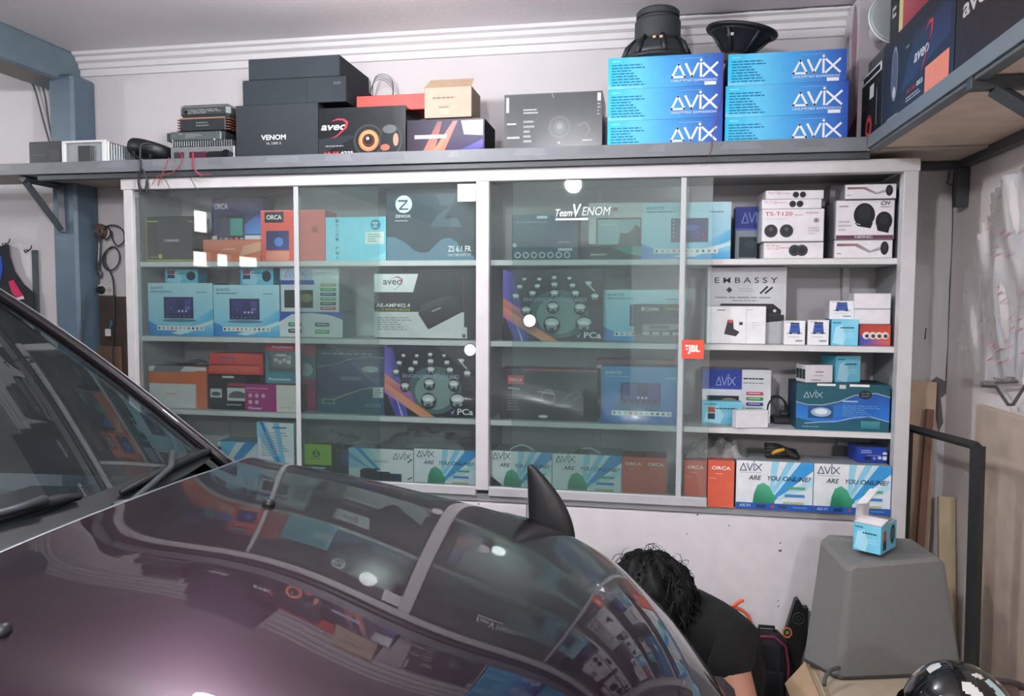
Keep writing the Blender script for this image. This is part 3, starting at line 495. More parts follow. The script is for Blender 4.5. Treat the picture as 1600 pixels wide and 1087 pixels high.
bx('amplifier_box', 'black and white amplifier carton with a red edge on the second shelf', 'box', (585, 420, 743, 528), S2, '#20272b', '#161a1d', art=[('g', 0, 0, 1, 1, '#1a1f23', '#171c1f', '#2a3338', '#232b30'), ('p', [(0, .02), (.89, .02), (.89, .39), (.55, .39), (.51, .39), (0, .39)], '#e4e7e6'), ('p', [(0, .67), (.39, .67), (.44, .93), (0, .93)], '#e6e8e7'), ('t', 'aveo', .09, .775, .07, '#54585c', .19, .015), ('p', [(.16, .86), (.24, .90), (.29, .85), (.28, .79), (.265, .79), (.27, .85), (.235, .88)], '#b84a5c'), ('l', [(.27, .78), (.20, .70)], .008, '#8a8e92'),
   ('p', [(.44, .36), (.80, .60), (.88, .42), (.54, .14)], ['#2b3037', '#3d434b', '#343a42', '#262b31']), ('p', [(.44, .36), (.47, .50), (.72, .62), (.80, .60)], ['#3d444c', '#464d56', '#4c545d', '#3d434b']), ('l', [(.58, .40), (.66, .45)], .02, '#aab0b6'), ('p', [(.54, .14), (.55, .18), (.88, .43), (.88, .40)], '#171a1e'), ('t', 'AE-AMP402.4', .02, .455, .055, '#eef0f0', .34, .014), ('t', 'CLASS AB POWER AMPLIFIER', .03, .405, .03, '#c9c83a', .33, .008), ('m', .03, .12, .40, .32, 6, '#a4a8ac'), ('l', [(.885, .40), (.885, .9)], .008, '#a03a48'), ('r', .86, .02, .92, .18, '#dfe1e0'), ('r', .875, .03, .905, .08, '#3a3f42')], y=Y0-.005)
bx('speaker_box', 'black carton with chrome drivers and an orange streak standing on the second shelf', 'box', (786, 421, 942, 531), S2, '#14181e', '#101318', art=art_pca(), y=Y0, mat='gloss')
bx('head_unit_box', 'light blue carton with upright screen picture, half covered by the small black radio carton', 'box', (942, 453, 1071, 533), S2, '#8fd8ec', '#4a8ca0', art=art_hu(port=True), y=.13, d=.09)
bx('radio_box', 'small dark grey carton with a radio picture in front of the light blue carton', 'box', (991, 475, 1069, 534), S2, '#3d3f42', '#2a2c2f', art=[('r', 0, 0, 1, 1, '#3e4043'), ('r', 0, 0, 1, .22, '#6f706c'), ('r', .14, .82, .20, .92, '#d4d6d6'), ('t', 'CARMA', .22, .82, .1, '#d0d2d4', .28, .02), ('m', .62, .82, .95, .92, 1, '#a89a5a'), ('p', [(.17, .46), (.92, .50), (.92, .34), (.17, .30)], '#9a9c9e'), ('p', [(.17, .46), (.92, .50), (.86, .64), (.30, .62)], '#4f5255'), ('r', .3, .36, .7, .44, '#5f6264')]+[('r', .17+.2*k, .20, .31+.2*k, .28, '#c4c6c4') for k in range(4)], y=Y0, d=.055)
o = bx('amplifier_box', 'tall light grey carton with spaced black lettering and an amplifier picture', 'box', (1105, 417, 1228, 530), S2, '#cfd1d4', '#9a9ca2', '#b4b6ba', art=[('g', 0, 0, 1, 1, '#d2d4d8', '#c4c6cb', '#c8cacf', '#c0c2c8'), ('t', 'E M B A S S Y', .09, .79, .075, '#3a3d40', .80, .012), ('p', [(.24, .70), (.28, .74), (.32, .70), (.28, .66)], '#33363a'), ('l', [(.68, .66), (.76, .74)], .025, '#33363a'), ('l', [(.74, .66), (.82, .73)], .025, '#33363a'), ('m', .40, .67, .62, .73, 2, '#b4b6bb'), ('m', .1, .58, .92, .62, 1, '#8c8f94'), ('m', .32, .545, .7, .575, 1, '#8c8f94'),
   ('p', [(.10, .42), (.18, .52), (.84, .52), (.94, .44), (.94, .34), (.10, .34)], ['#17191c', '#2a2d30', '#2a2d30', '#1d1f22', '#101214', '#101214']), ('r', .12, .36, .92, .40, '#2f3235'), ('p', [(.6, .34), (.98, .38), (.98, .30), (.6, .26)], '#2a2c2f'), ('c', .86, .43, .02, '#c8cacc')], y=.12, d=.12)
bx('dashcam_box', 'white carton with a small black camera picture in front of the tall grey carton', 'box', (1104, 478, 1197, 532), S2, '#ecedee', '#c6c8cc', art=[('m', .18, .86, .34, .92, 1, '#5a5d60'), ('m', .66, .88, .8, .92, 1, '#b0b2b4'), ('p', [(.30, .26), (.50, .20), (.56, .32), (.46, .40), (.45, .62), (.36, .64)], '#34373a'), ('r', .37, .56, .44, .64, '#c84f4a'), ('r', .55, .50, .61, .58, '#3a3d40'), ('r', .66, 0, .68, 1, '#dfe0e2'), ('m', .76, .4, .9, .6, 3, '#d8dadb')], y=Y0-.01, d=.055)
for r_, l_ in (((1225, 501, 1258, 531), 'small white camera carton beside the dashcam carton on the second shelf'), ((1262, 500, 1295, 531), 'small white camera carton next to the aqua carton on the second shelf')):
    bx('camera_box', l_, 'box', r_, S2, '#eaebed', '#c0c3c8', '#d2d4d8', art=art_cam(), y=Y0, d=.08, group='small white camera cartons')
bl = bx('camera_box', 'small aqua carton under a white camera carton on the second shelf', 'box', (1299, 499, 1341, 534), S2, '#78cae0', '#56a8c0', '#8ad2e6', art=art_camblue(), y=Y0-.005, d=.1)
bx('camera_box', 'small white camera carton on top of the aqua carton', 'box', (1296, 470, 1334, 499), bl['top'], '#eaebed', '#b9bcc2', '#d2d4d8', art=art_cam(), y=Y0+.01, d=.08, group='small white camera cartons')
rb = bx('accessory_box', 'long low red and blue carton with round lamps at the end of the second shelf', 'box', (1343, 507, 1403, 534), S2, '#b8463e', '#7a3a4a', '#a04038', art=[('g', 0, 0, 1, 1, '#c84a50', '#d86a40', '#c25038', '#a83c34'), ('p', [(0, 0), (1, 0), (1, .18), (.4, .3), (0, .5)], ['#3a4a9a', '#c84a60', '#e06a50', '#5a5aa8', '#3a48a0'])]+[('c', .22+.2*k, .48, .17, '#e8ddd8') for k in range(4)]+[('c', .24+.2*k, .46, .09, '#4a4448') for k in range(4)], y=Y0, d=.1)
wb = bx('white_box', 'plain white carton on the red and blue carton', 'box', (1334, 483, 1396, 506), rb['top'], '#ebe7ec', '#c9c6cc', '#d9d6da', y=Y0+.005, d=.09, group='plain white cartons'); bx('white_box', 'plain white carton on top of the other plain white carton', 'box', (1334, 458, 1396, 482), wb['top'], '#ebe7ec', '#c9c6cc', '#d9d6da', y=Y0+.005, d=.09, group='plain white cartons')
# ------------------------------------------------------------------ row 3
o = bx('printer_box', 'white and orange carton covered with a grey plastic sheet on the third shelf', 'box', (221, 572, 323, 634), S3, '#dfdcda', '#d2693c', '#9b9c9e', art=[('r', 0, 0, 1, .58, '#dcd9d8'), ('r', 0, .58, 1, .88, '#d9703f'), ('p', [(.0, .88), (1, .88), (.78, 1), (.0, 1)], '#d8d6d6'), ('p', [(.06, .86), (.54, .86), (.62, 1), (.12, 1)], '#7a7b80'), ('r', .82, 0, 1, .90, '#d46c3e'), ('m', .3, .30, .5, .37, 1, '#d8a09a'), ('r', .80, .02, .81, .56, '#b4b2b2')], y=Y0)
q = B(); q.grid(lambda u, v: (-.10+.24*u, .0+.12*v, o['dims'][2]+.004+.016*math.sin(3.1*u)*abs(math.sin(5*v+2*u))+.006*math.sin(9*u+3*v)), 14, 8, '#9a9da2'); q.obj('plastic_sheet', 'film', o, smooth=True)['label'] = 'crumpled grey plastic sheet'
q = bx('radio_box', 'black carton with two car pictures under the red carton on the third shelf', 'box', (324, 586, 384, 636), S3, '#1f2124', '#141618', art=[('r', .08, .34, .38, .60, '#c9ccce'), ('e', .23, .45, .12, .06, '#4a4f54'), ('r', .52, .26, 1, .64, '#d4d6d8'), ('p', [(.56, .34), (.98, .34), (.98, .48), (.86, .54), (.70, .54), (.58, .46)], '#5a6064'), ('r', .54, .68, 1, .78, '#a83a50'), ('m', .5, .1, .95, .18, 1, '#b9bcbe'), ('r', .4, .92, .7, .98, '#cfcfcf')], y=Y0)
bx('accessory_box', 'bright red carton with a stepped lid lying on the black car-picture carton', 'box', (327, 552, 411, 587), q['top'], '#cf3f3c', '#8f2a2e', '#b83634', art=[('r', 0, .52, .72, 1, '#d8473f'), ('r', 0, .12, .92, .42, '#e05a48'), ('r', .02, .42, .94, .50, '#9a2c2e'), ('e', .34, .74, .16, .10, '#7a5a9a'), ('e', .34, .72, .12, .06, '#d8473f')], y=Y0+.02)
mb = bx('radio_box', 'magenta carton with a cream end panel in front of the blister pack', 'box', (383, 601, 468, 640), S3, '#a8347a', '#7a2458', art=[('r', 0, 0, .58, 1, '#a6337a'), ('r', .58, 0, 1, 1, '#d9d6cc'), ('m', .03, .80, .50, .90, 1, '#d6a0c0'), ('t', 'Pioneer', .06, .06, .11, '#f0dfe8', .26, .01, .2), ('m', .64, .14, .9, .18, 1, '#8a8a82')]+[('c', .10+.12*(k % 3), .58-.24*(k//3), .08, '#d8b0cc') for k in range(5)]+[('m', .03, .70, .3, .74, 1, '#cf94b6')], y=Y0-.02, d=.09)
# blister pack: card with a bulging clear front
p0, p1 = at(411, 604, .075), at(466, 537, .075)
e = carton('blister_pack', 'teal and red hanging blister pack leaning behind the magenta carton', 'package', p1.x-p0.x, .012, p1.z-mb['top']-.001, ((p0.x+p1.x)/2, .098, mb['top']+.001), '#4b8088', '#3a6068', art=[('g', 0, 0, 1, 1, '#4f98a4', '#4a909c', '#2f5a64', '#2f5a64'), ('r', 0, .82, 1, 1, '#c23a50'), ('t', 'Autobacs', .18, .88, .06, '#f2e6e8', .6, .01), ('r', .12, .36, .84, .74, '#23424a'), ('r', .3, .68, .6, .73, '#e4ecec')]+[('e', .30+.12*k, .58-.05*(k % 2), .06, .05, '#cfe0e0') for k in range(4)]+[('t', 'Premium', .10, .07, .07, '#e6f2f2', .6, .012)])
q = B(); wv, hv = p1.x-p0.x, p1.z-mb['top']-.001
q.grid(lambda u, v: (wv*(u-.5)*.78, -.002-.022*(min(1, 4*u*(1-u)*1.6)*min(1, 4*v*(1-v)*1.6)), hv*(.30+.50*v)), 12, 12, '#e0f0f0'); q.obj('clear_bubble', 'film', e, smooth=True)
bx('accessory_box', 'dark pink carton standing upright beside the teal patterned carton', 'box', (470, 539, 494, 650), S3, '#a8305c', '#6a2040', art=[('r', 0, .48, 1, .85, '#4a6870'), ('c', .4, .62, .10, '#9ab0b4'), ('r', 0, .85, 1, 1, '#b83858'), ('p', [(0, .42), (1, .48), (1, .3), (0, .36)], '#8a2a50')], y=.12, d=.1)
bx('speaker_box', 'dark teal and blue carton with pale wave lines, logo upside down, on the third shelf', 'box', (495, 546, 600, 645), S3, '#1d4460', '#16303f', art=[('g', 0, 0, 1, 1, '#1f5a72', '#1e5f78', '#1d3a54', '#1b4050'), ('p', [(0, .72), (.3, .76), (.6, .86), (1, .84), (1, .46), (.6, .40), (.3, .28), (0, .24)], ['#1d3562', '#1f3a6a', '#1c3a66', '#1e4676', '#1e4070', '#1c3a66', '#1d3560', '#1b3058']), ('l', [(0, .72), (.25, .76), (.5, .85), (.75, .89), (1, .88)], .012, '#7c98a4'), ('l', [(.18, .18), (.45, .30), (.72, .40), (1, .42)], .014, '#b4a890'), ('r', .64, .64, .94, .80, '#3a5468'), ('e', .8, .70, .12, .05, '#9ab0bc'), ('m', .18, .66, .56, .78, 3, '#4a6684'), ('r', .36, .52, .66, .58, '#5a7288'), ('t', 'XIVAV', .72, .10, .07, '#6a9ab0', .25, .008), ('m', .08, .90, .95, .96, 1, '#6a8c98'), ('r', .08, .14, .27, .22, '#8a9a98'), ('r', .10, .155, .25, .205, '#2a5468')], parts=[('label_sticker', 'f', [('r', .84, .26, .99, .42, '#d6dadb'), ('m', .86, .28, .97, .40, 3, '#7a8488')], 'small white printed label')], y=Y0)
bx('speaker_box', 'glossy black carton with chrome drivers and purple streaks on the third shelf', 'box', (601, 541, 742, 649), S3, '#14181e', '#101318', art=art_pca(), y=Y0-.015, mat='gloss')
bx('speaker_box', 'black carton with a red lid edge and grey speaker outlines on the third shelf', 'box', (781, 577, 934, 655), S3, '#1f2325', '#15181a', '#803038', art=[('g', 0, 0, 1, 1, '#1b1f21', '#1d2022', '#262b2e', '#22272a'), ('r', .24, .965, 1, 1, '#9a4450'), ('r', .08, .70, .25, .87, '#c84452'), ('t', 'ORCA', .10, .755, .06, '#f0dfe0', .13, .015), ('l', [(.09, .62), (.20, .60)], .025, '#c4c8c8'), ('m', .08, .16, .25, .50, 6, '#6f7678'), ('o', .50, .52, .24, .22, '#3a4043'), ('o', .50, .46, .15, .3, '#666d70'), ('p', [(.62, .40), (.74, .58), (.82, .60), (.84, .50), (.74, .34), (.66, .32)], '#4a5154'), ('p', [(.68, .42), (.75, .54), (.80, .55), (.80, .50), (.74, .40)], '#1d2123'), ('e', .65, .29, .09, .035, '#666e71'), ('l', [(.40, .56), (.56, .52)], .012, '#dfe3e3'), ('e', .45, .07, .05, .028, '#e8eceb')], y=Y0)
bx('head_unit_box', 'white carton with a dark red top band behind the deep blue screen carton', 'box', (931, 562, 1052, 655), S3, '#c9c6c2', '#7c7c7c', '#5c5f60', art=[('r', 0, .90, 1, 1, '#8c3c4a'), ('r', .3, .90, .8, 1, '#6a4048')], y=.18, d=.1)
bx('head_unit_box', 'deep blue carton with a purple screen and white icon strip, third shelf', 'box', (939, 573, 1062, 662), S3, '#2f86c4', '#20608c', art=[('g', 0, 0, 1, 1, '#2a70c8', '#2a6cc4', '#2f94c8', '#328cc0'), ('e', .48, .30, .3, .10, '#2a6c98'), ('g', .25, .35, .76, .72, '#262a58', '#2c3064', '#3a3f7c', '#2f3468'), ('r', .28, .42, .74, .70, '#4a4f96'), ('r', .47, .50, .60, .68, '#30346c'), ('t', 'ALVAYTO', .05, .87, .045, '#dcecf4', .21, .015), ('m', .05, .81, .42, .84, 1, '#9cc8e0'), ('m', .82, .78, .98, .83, 1, '#9cc8e0')]+[('c', .48+.05*k, .455, .02, '#e0e4f4') for k in range(3)]+[('c', .28+.075*k, .385, .012, '#8f96c8') for k in range(7)]+icons(.14, .90, .18, .024), y=Y0-.01)
bx('head_unit_box', 'white and navy carton with coloured pills behind the small aqua carton', 'box', (1097, 577, 1204, 663), S3, '#dfe1e6', '#8a8f98', '#b4b6ba', art=art_android(), y=.17, d=.1)
bx('camera_box', 'small aqua carton in front of the navy and white carton', 'box', (1097, 627, 1160, 662), S3, '#78cae0', '#56a8c0', '#8ad2e6', art=art_camblue()+[('r', .14, .5, .32, .74, '#a8604a'), ('r', .14, .2, .32, .46, '#2a4a5a'), ('e', .86, .4, .1, .28, '#2f5a68')], y=.12, d=.045)
bx('white_box', 'plain white carton lying in front of the aqua carton on the third shelf', 'box', (1150, 641, 1202, 668), S3, '#eeedef', '#dcdbde', '#e4e3e6', y=.04, d=.036, yaw=.36)
e = empty('phone_mount', tuple(at(1220, 655, .16))[:2]+(S3+.0015,), 'black coiled cable and clamp beside the big blue carton', 'mount')
q = B(); q.tube([(-.012+.036*math.cos(t_*.35), .0+.004*t_*.3, .055+.045*math.sin(t_*.35)) for t_ in range(0, 54)], .0035, '#17191b', 6); q.obj('cable', 'rubber', e, smooth=True)
q = B(); q.box(-.03, -.01, 0, .04, .045, .028, '#1b1d20', .006); q.box(-.005, .0, .028, .03, .03, .05, '#25282c', .006); q.obj('clamp', 'plastic', e)
o = bx('speaker_box', 'large teal and blue carton with silver wave lines and an oval badge', 'box', (1244, 600, 1396, 668), S3, '#1c4f74', '#1f3f58', '#2a3d44', art=[('g', 0, 0, 1, 1, '#1d5c70', '#1d5a6c', '#1f5560', '#20565e'), ('p', [(0, .58), (.12, .52), (.28, .52), (.46, .60), (.62, .74), (.85, .80), (1, .72), (1, .22), (.8, .30), (.6, .24), (.4, .16), (.2, .18), (0, .26)], ['#2a6ab8', '#2a64b4', '#2a5ca8', '#2452a0', '#22509c', '#2454a0', '#2a5aa8', '#2a7cd0', '#2468c0', '#2260b8', '#2a6cc0', '#2e78c8', '#3084d0']),
   ('l', [(0, .60), (.12, .54), (.28, .54), (.46, .62), (.62, .76), (.85, .82), (1, .74)], .018, '#a9bcc4'), ('l', [(.1, .14), (.25, .17), (.45, .20), (.6, .28), (.78, .32), (1, .22)], .018, '#a9bcc4')]+avix(.08, .70, .20, .12, '#b8ccd4', .1)+[('e', .74, .78, .07, .09, '#101c26'), ('t', 'Two Way', .695, .79, .035, '#9fb4c4', .09), ('t', 'System', .70, .735, .035, '#9fb4c4', .08), ('r', .13, .26, .40, .52, '#1f4a78'), ('e', .27, .39, .11, .10, '#9cb8cc'), ('e', .27, .40, .07, .06, '#dde8ee'), ('m', .50, .30, .92, .56, 6, '#5f94cc'), ('r', .50, .62, .66, .65, '#9fc0e0'), ('m', .07, .05, .28, .09, 1, '#7fa8b4'), ('g', .70, .06, .90, .22, '#2f7484', '#2f7484', '#4a9094', '#4a9094')], y=.05, d=.17, yaw=0,
   parts=[('tape', 'f', [('r', .22, .955, .42, 1.0, '#eceeee'), ('r', .57, .95, .78, 1.0, '#eceeee'), ('r', .46, .90, .53, .985, '#bfcccc')], 'white tape strips along the lid')])
bx('white_box', 'small white carton with three dark squares on the big blue carton', 'box', (1258, 570, 1303, 596), o['top'], '#e4e1e4', '#dcd9dc', '#8f8d92', art=dict(f=[('m', .36, .55, .7, .66, 1, '#4a484c'), ('m', .3, .36, .7, .44, 1, '#8a888c'), ('m', .2, .1, .6, .2, 1, '#6a686c')], l=[('r', .08, .2, .34, .75, '#33403c'), ('r', .38, .2, .64, .75, '#33403c'), ('r', .68, .2, .94, .75, '#33403c')]), y=.075, d=.075, yaw=.30)
bx('camera_box', 'small aqua carton on the big blue carton beside the white carton with squares', 'box', (1304, 556, 1346, 594), o['top'], '#78cae0', '#5fb4cc', '#8ad2e6', art=art_camblue(), y=.125, d=.10, yaw=.35)
# ------------------------------------------------------------------ row 4, cabinet floor
bx('striped_box', 'low pale blue striped carton beside the standing striped carton', 'box', (340, 690, 403, 768), SB, '#dfe8ec', '#7fa8b8', art=[('p', [(.1, 1), (.5, 1), (.2, .4), (0, .6)], '#6fc4e8'), ('p', [(.7, 1), (1, 1), (.5, .3), (.4, .5)], '#3f96d8')], y=.14, d=.12)
bx('striped_box', 'tall white carton with diagonal blue stripes standing in the bottom of the cabinet', 'box', (402, 660, 460, 768), SB, '#e6ebee', '#8fb0bc', '#c4ccd0', art=[('p', [(0, 1), (.22, 1), (.75, .2), (.6, .2), (0, .80)], ['#8fd4f0', '#8fd4f0', '#5ab0e4', '#4aa4e0', '#9cdcf4']), ('p', [(.08, 1), (.16, 1), (.70, .2), (.62, .2)], '#2f7fd0'), ('p', [(.44, 1), (.60, 1), (.78, .2), (.68, .2)], '#7ccaf0'), ('m', .42, .88, .86, .94, 1, '#4a5a6a'), ('m', .12, .40, .9, .84, 10, '#a8b8c4')], y=Y0)
bx('accessory_box', 'lime green carton with a black emblem at the bottom of the cabinet', 'box', (476, 694, 518, 768), SB, '#93c22c', '#3a4418', '#7fae28', art=[('g', 0, 0, 1, 1, '#8ebf28', '#96c630', '#9ccc34', '#94c42c'), ('c', .44, .76, .10, '#3a4a20'), ('p', [(.34, .83), (.54, .83), (.45, .76), (.54, .70), (.33, .70), (.44, .77)], '#93c22c'), ('m', .2, .60, .7, .64, 1, '#4a6020'), ('r', 0, 0, 1, .46, '#23281c'), ('m', .06, .34, .9, .42, 1, '#dfe4d4')], y=Y0)
bx('striped_box', 'white carton with blue rays and black gadget pictures beside the lime carton', 'box', (545, 701, 646, 768), SB, '#e2e6e9', '#3f87b4', '#b9bec2', art=[('g', 0, 0, 1, 1, '#dde6ea', '#e6e8ea', '#eceeee', '#e4eaee'), ('p', [(0, 1), (.34, 1), (.52, .45), (0, .45)], ['#8fd0ec', '#b0e0f2', '#e0eef4', '#7cc4e8']), ('p', [(.10, 1), (.18, 1), (.50, .42), (.44, .42)], '#4aa4dc'), ('p', [(0, .9), (0, .75), (.40, .42), (.36, .42)], '#5ab0e2')]+avix(.69, .74, .27, .16, '#454a52', .1)+[('r', .18, .14, .44, .40, '#23262a'), ('r', .44, .10, .64, .38, '#33383c'), ('r', .64, .10, .82, .34, '#2a3a58'), ('p', [(.18, .40), (.44, .40), (.5, .46), (.24, .46)], '#3a3e42'), ('l', [(.92, .66), (.98, .74)], .03, '#3a3e44'), ('l', [(.92, .20), (.98, .26)], .03, '#3a3e44'), ('m', .38, .62, .64, .70, 2, '#9aa4ac')], y=Y0)
bx('gadget_box', 'narrow dark blue carton between the lime carton and the rayed carton', 'box', (523, 701, 544, 768), SB, '#2a4a68', '#203850', art=[('r', 0, 0, .5, 1, '#1f3446'), ('r', .3, .2, .9, .5, '#1a2430')], y=.12, d=.1)
for i, (r_, y_, l_, full) in enumerate((((647, 702, 743, 769), Y0, 'white and blue speech carton beside the middle post behind the first glass door', True), ((758, 705, 862, 776), Y0, 'white and blue speech carton with a worn corner behind the second glass pair', True), ((863, 710, 971, 778), Y0, 'white and blue speech carton beside the dull orange cartons', True), ((1150, 721, 1270, 801), .005, 'white and blue speech carton beside the open orange carton', True), ((1271, 726, 1393, 806), .005, 'white and blue speech carton beside the end post of the cabinet', True))):
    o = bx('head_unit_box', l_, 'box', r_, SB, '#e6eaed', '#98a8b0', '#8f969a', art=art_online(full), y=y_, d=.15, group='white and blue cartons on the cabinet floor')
    W_, D_, H_ = o['dims']
    if i in (1, 2):
        q = B(); q.tube([(W_*(-.25+.5*t_/14), .03, H_-.012+.032*math.sin(math.pi*t_/14)) for t_ in range(15)], .0035, '#c4cfd0', 6); q.obj('carry_handle', 'plastic', o, smooth=True)
        if i == 1: q = B(); q.pr(frames(W_, D_, H_)['f'], [('p', [(0, 0), (.22, 0), (.20, .16), (.08, .30), (0, .42)], ['#8a7a66', '#9c8f7e', '#b4a898', '#a89c8c', '#8f8272'])]); q.obj('worn_corner', 'matte', o)
        else: q = B(); q.grid(lambda u, v: (-.06+.07*u, -.004+.03*v, H_+.004+.012*math.sin(3.1*u)*math.sin(3.1*v)+.005*math.sin(11*u+5*v)), 8, 6, '#6b6250'); q.obj('crumpled_flap', 'matte', o)
for i, (r_, y_, l_) in enumerate((((972, 714, 1007, 776), Y0, 'orange carton next to the white and blue speech carton behind glass'), ((1007, 715, 1042, 777), Y0, 'orange carton second from the speech carton behind glass'), ((1069, 719, 1104, 779), .05, 'orange carton just beyond the door stile'), ((1106, 719, 1147, 795), .003, 'orange carton standing forward past the end of the glass'))):
    bx('speaker_box', l_, 'box', r_, SB, '#d96a4e', '#b04a38', '#a8584a', art=art_orca(), y=y_, d=.12, group='orange cartons on the cabinet floor')
bx('accessory_box', 'royal blue carton with white printing on top of the last speech carton', 'box', (1340, 699, 1394, 724), o['top'], '#24409c', '#2a4aa8', '#4a5470', art=[('m', .1, .6, .5, .85, 2, '#b4c4e8'), ('r', .68, .25, .8, .42, '#c8d2ea'), ('r', .84, .2, .98, .44, '#e4e8f2'), ('r', .84, .55, .98, .70, '#dfe4f0'), ('r', .22, .18, .44, .40, '#1d2a50'), ('l', [(.3, .48), (.75, .48)], .03, '#9fb0dc'), ('c', .55, .3, .1, '#7f90c4')], y=.05, d=.10, yaw=.12)
# plastic film and bubble wrap lying on the cartons
def film(name, label, px0, px1, z0, zh, y0, y1, seed, mat='film'):
    a, c = at(px0, 690, y0), at(px1, 690, y0); rr = random.Random(seed); ph = [rr.uniform(0, 6) for _ in range(8)]
    def fn(u, v):
        e_ = min(1, 6*u*(1-u))*min(1, 5*v*(1-v)+.15)
        return (a.x+(c.x-a.x)*u+.006*math.sin(17*v+ph[0]), y0+(y1-y0)*v, z0+.003+e_*zh*(.55+.2*math.sin(7*u+ph[1]+3*v)+.16*math.sin(19*u+ph[2])*math.sin(13*v+ph[3])+.10*math.sin(41*u+9*v+ph[4])))
    q = B(); q.grid(fn, 60, 24, '#cfd4d4'); return tag(q.obj(name, mat, smooth=False), label, 'plastic film')
film('plastic_film', 'crumpled clear plastic film over the cartons below the streaky black carton', 583, 740, at(645, 702, Y0).z, .075, .062, .30, 3)
film('plastic_film', 'clear plastic film draped over the lime green carton', 492, 545, at(500, 694, Y0).z+.002, .05, .062, .20, 5)
film('bubble_wrap', 'bubble wrap lying over the orange cartons at the door stile', 1073, 1178, at(1100, 719, .05).z+.004, .075, .04, .24, 9)
z_ = at(1200, 721, .005).z
e = empty('cable_bundle', (at(1222, 712, .05).x, .05, z_), 'black bundle with a yellow strip lying on a speech carton', 'cable')
q = B(); rr = random.Random(4)
for k in range(5): q.tube([(-.055+.11*t_/12, .01*k+.008*math.sin(t_+k), .012+.008*k*(1 if k < 4 else .6)+.012*math.sin(math.pi*t_/12+k*.4)) for t_ in range(13)], .009, '#1c1a1c', 7)
q.obj('wrapped_cable', 'rubber', e, smooth=True)
q = B(); q.tube([(-.035, -.006, .022), (-.02, -.012, .034), (.005, -.012, .040)], .007, '#c9992e', 7); q.obj('yellow_connector', 'plastic', e, smooth=True)
# ------------------------------------------------------------------ things on the long wall shelf
YS = -.012
o = bx('car_stereo', 'flat black radio unit at the post end of the wall shelf', 'radio', (45, 221, 98, 245), PLT, '#23272a', '#1c1f22', art=[('r', .04, .15, .96, .88, '#1d2023'), ('r', .1, .52, .5, .56, '#3a3f43'), ('r', .5, .3, .55, .8, '#101214'), ('r', .62, .35, .92, .7, '#2b3034')], y=.01, d=.16, mat='plastic')
a, c = at(98, 235, YS), at(164, 235, YS); W_ = c.x-a.x; H_ = at(130, 219, YS).z-PLT
e = empty('radio_chassis', ((a.x+c.x)/2, YS, PLT), 'bare silver radio chassis with an open front next to the flat black unit', 'radio', yaw=0)
q = B(); q.box(-W_/2, .012, .004, W_/2+.008, .18, H_-.004, '#a9adb0', .003)
for k in range(9): q.box(W_/2+.006, .025+.016*k, .008, W_/2+.012, .033+.016*k, H_-.010, '#8a8f92', .001)
q.obj('case', 'metal', e)
q = B()
q.box(-W_/2-.006, 0, 0, W_/2+.004, .014, .010, '#e4e5e6'); q.box(-W_/2-.006, 0, H_-.010, W_/2+.004, .014, H_, '#e4e5e6'); q.box(-W_/2-.006, 0, .008, -W_/2+.012, .014, H_-.008, '#e4e5e6'); q.box(W_/2-.016, 0, .008, W_/2+.004, .014, H_-.008, '#e4e5e6')
q.obj('front_frame', 'alu', e)
q = B(); q.box(-W_/2+.012, .008, .010, W_/2-.016, .0125, H_-.010, '#8e979b'); q.box(-.03, .002, .016, .03, .012, H_-.022, '#24282b'); q.box(.03, .004, .02, .05, .012, H_-.024, '#4a5054'); q.obj('socket_panel', 'plastic', e)
# speaker basket frame lying on its rim
e = empty('bare_speaker', (at(222, 240, .03).x, .05, PLT), 'black empty speaker basket tilted up between the silver chassis and the amplifiers', 'speaker')
q = B(); Rm = Matrix.Rotation(math.radians(24), 4, 'X') @ Matrix.Rotation(math.radians(12), 4, 'Y')
Rm = Matrix.Translation((0, .06, .078)) @ Matrix.Rotation(math.radians(11), 4, 'Y') @ Matrix.Rotation(math.radians(-9), 4, 'X')
q.lathe([(.080, -.026), (.098, -.024), (.106, -.012), (.107, .012), (.100, .026), (.086, .028), (.080, .018), (.080, -.026)], '#1b1f22', 36, Rm); q.obj('rim', 'plastic', e, smooth=True)
q = B()
for k in range(6):
    t_ = k*math.pi/3; q.tube([Rm @ Vector((.09*math.cos(t_), .09*math.sin(t_), -.008)), Rm @ Vector((.075*math.cos(t_), .075*math.sin(t_), -.035)), Rm @ Vector((.042*math.cos(t_), .042*math.sin(t_), -.055))], .008, '#202427', 6)
q.lathe([(.020, -.066), (.046, -.066), (.048, -.05), (.020, -.05), (.020, -.066)], '#15181a', 24, Rm); q.obj('basket', 'plastic', e, smooth=True)
q = B(); q.box(-.09, -.02, 0, .06, .10, .008, '#b4b3b1'); q.obj('paper_sheet', 'matte', e)
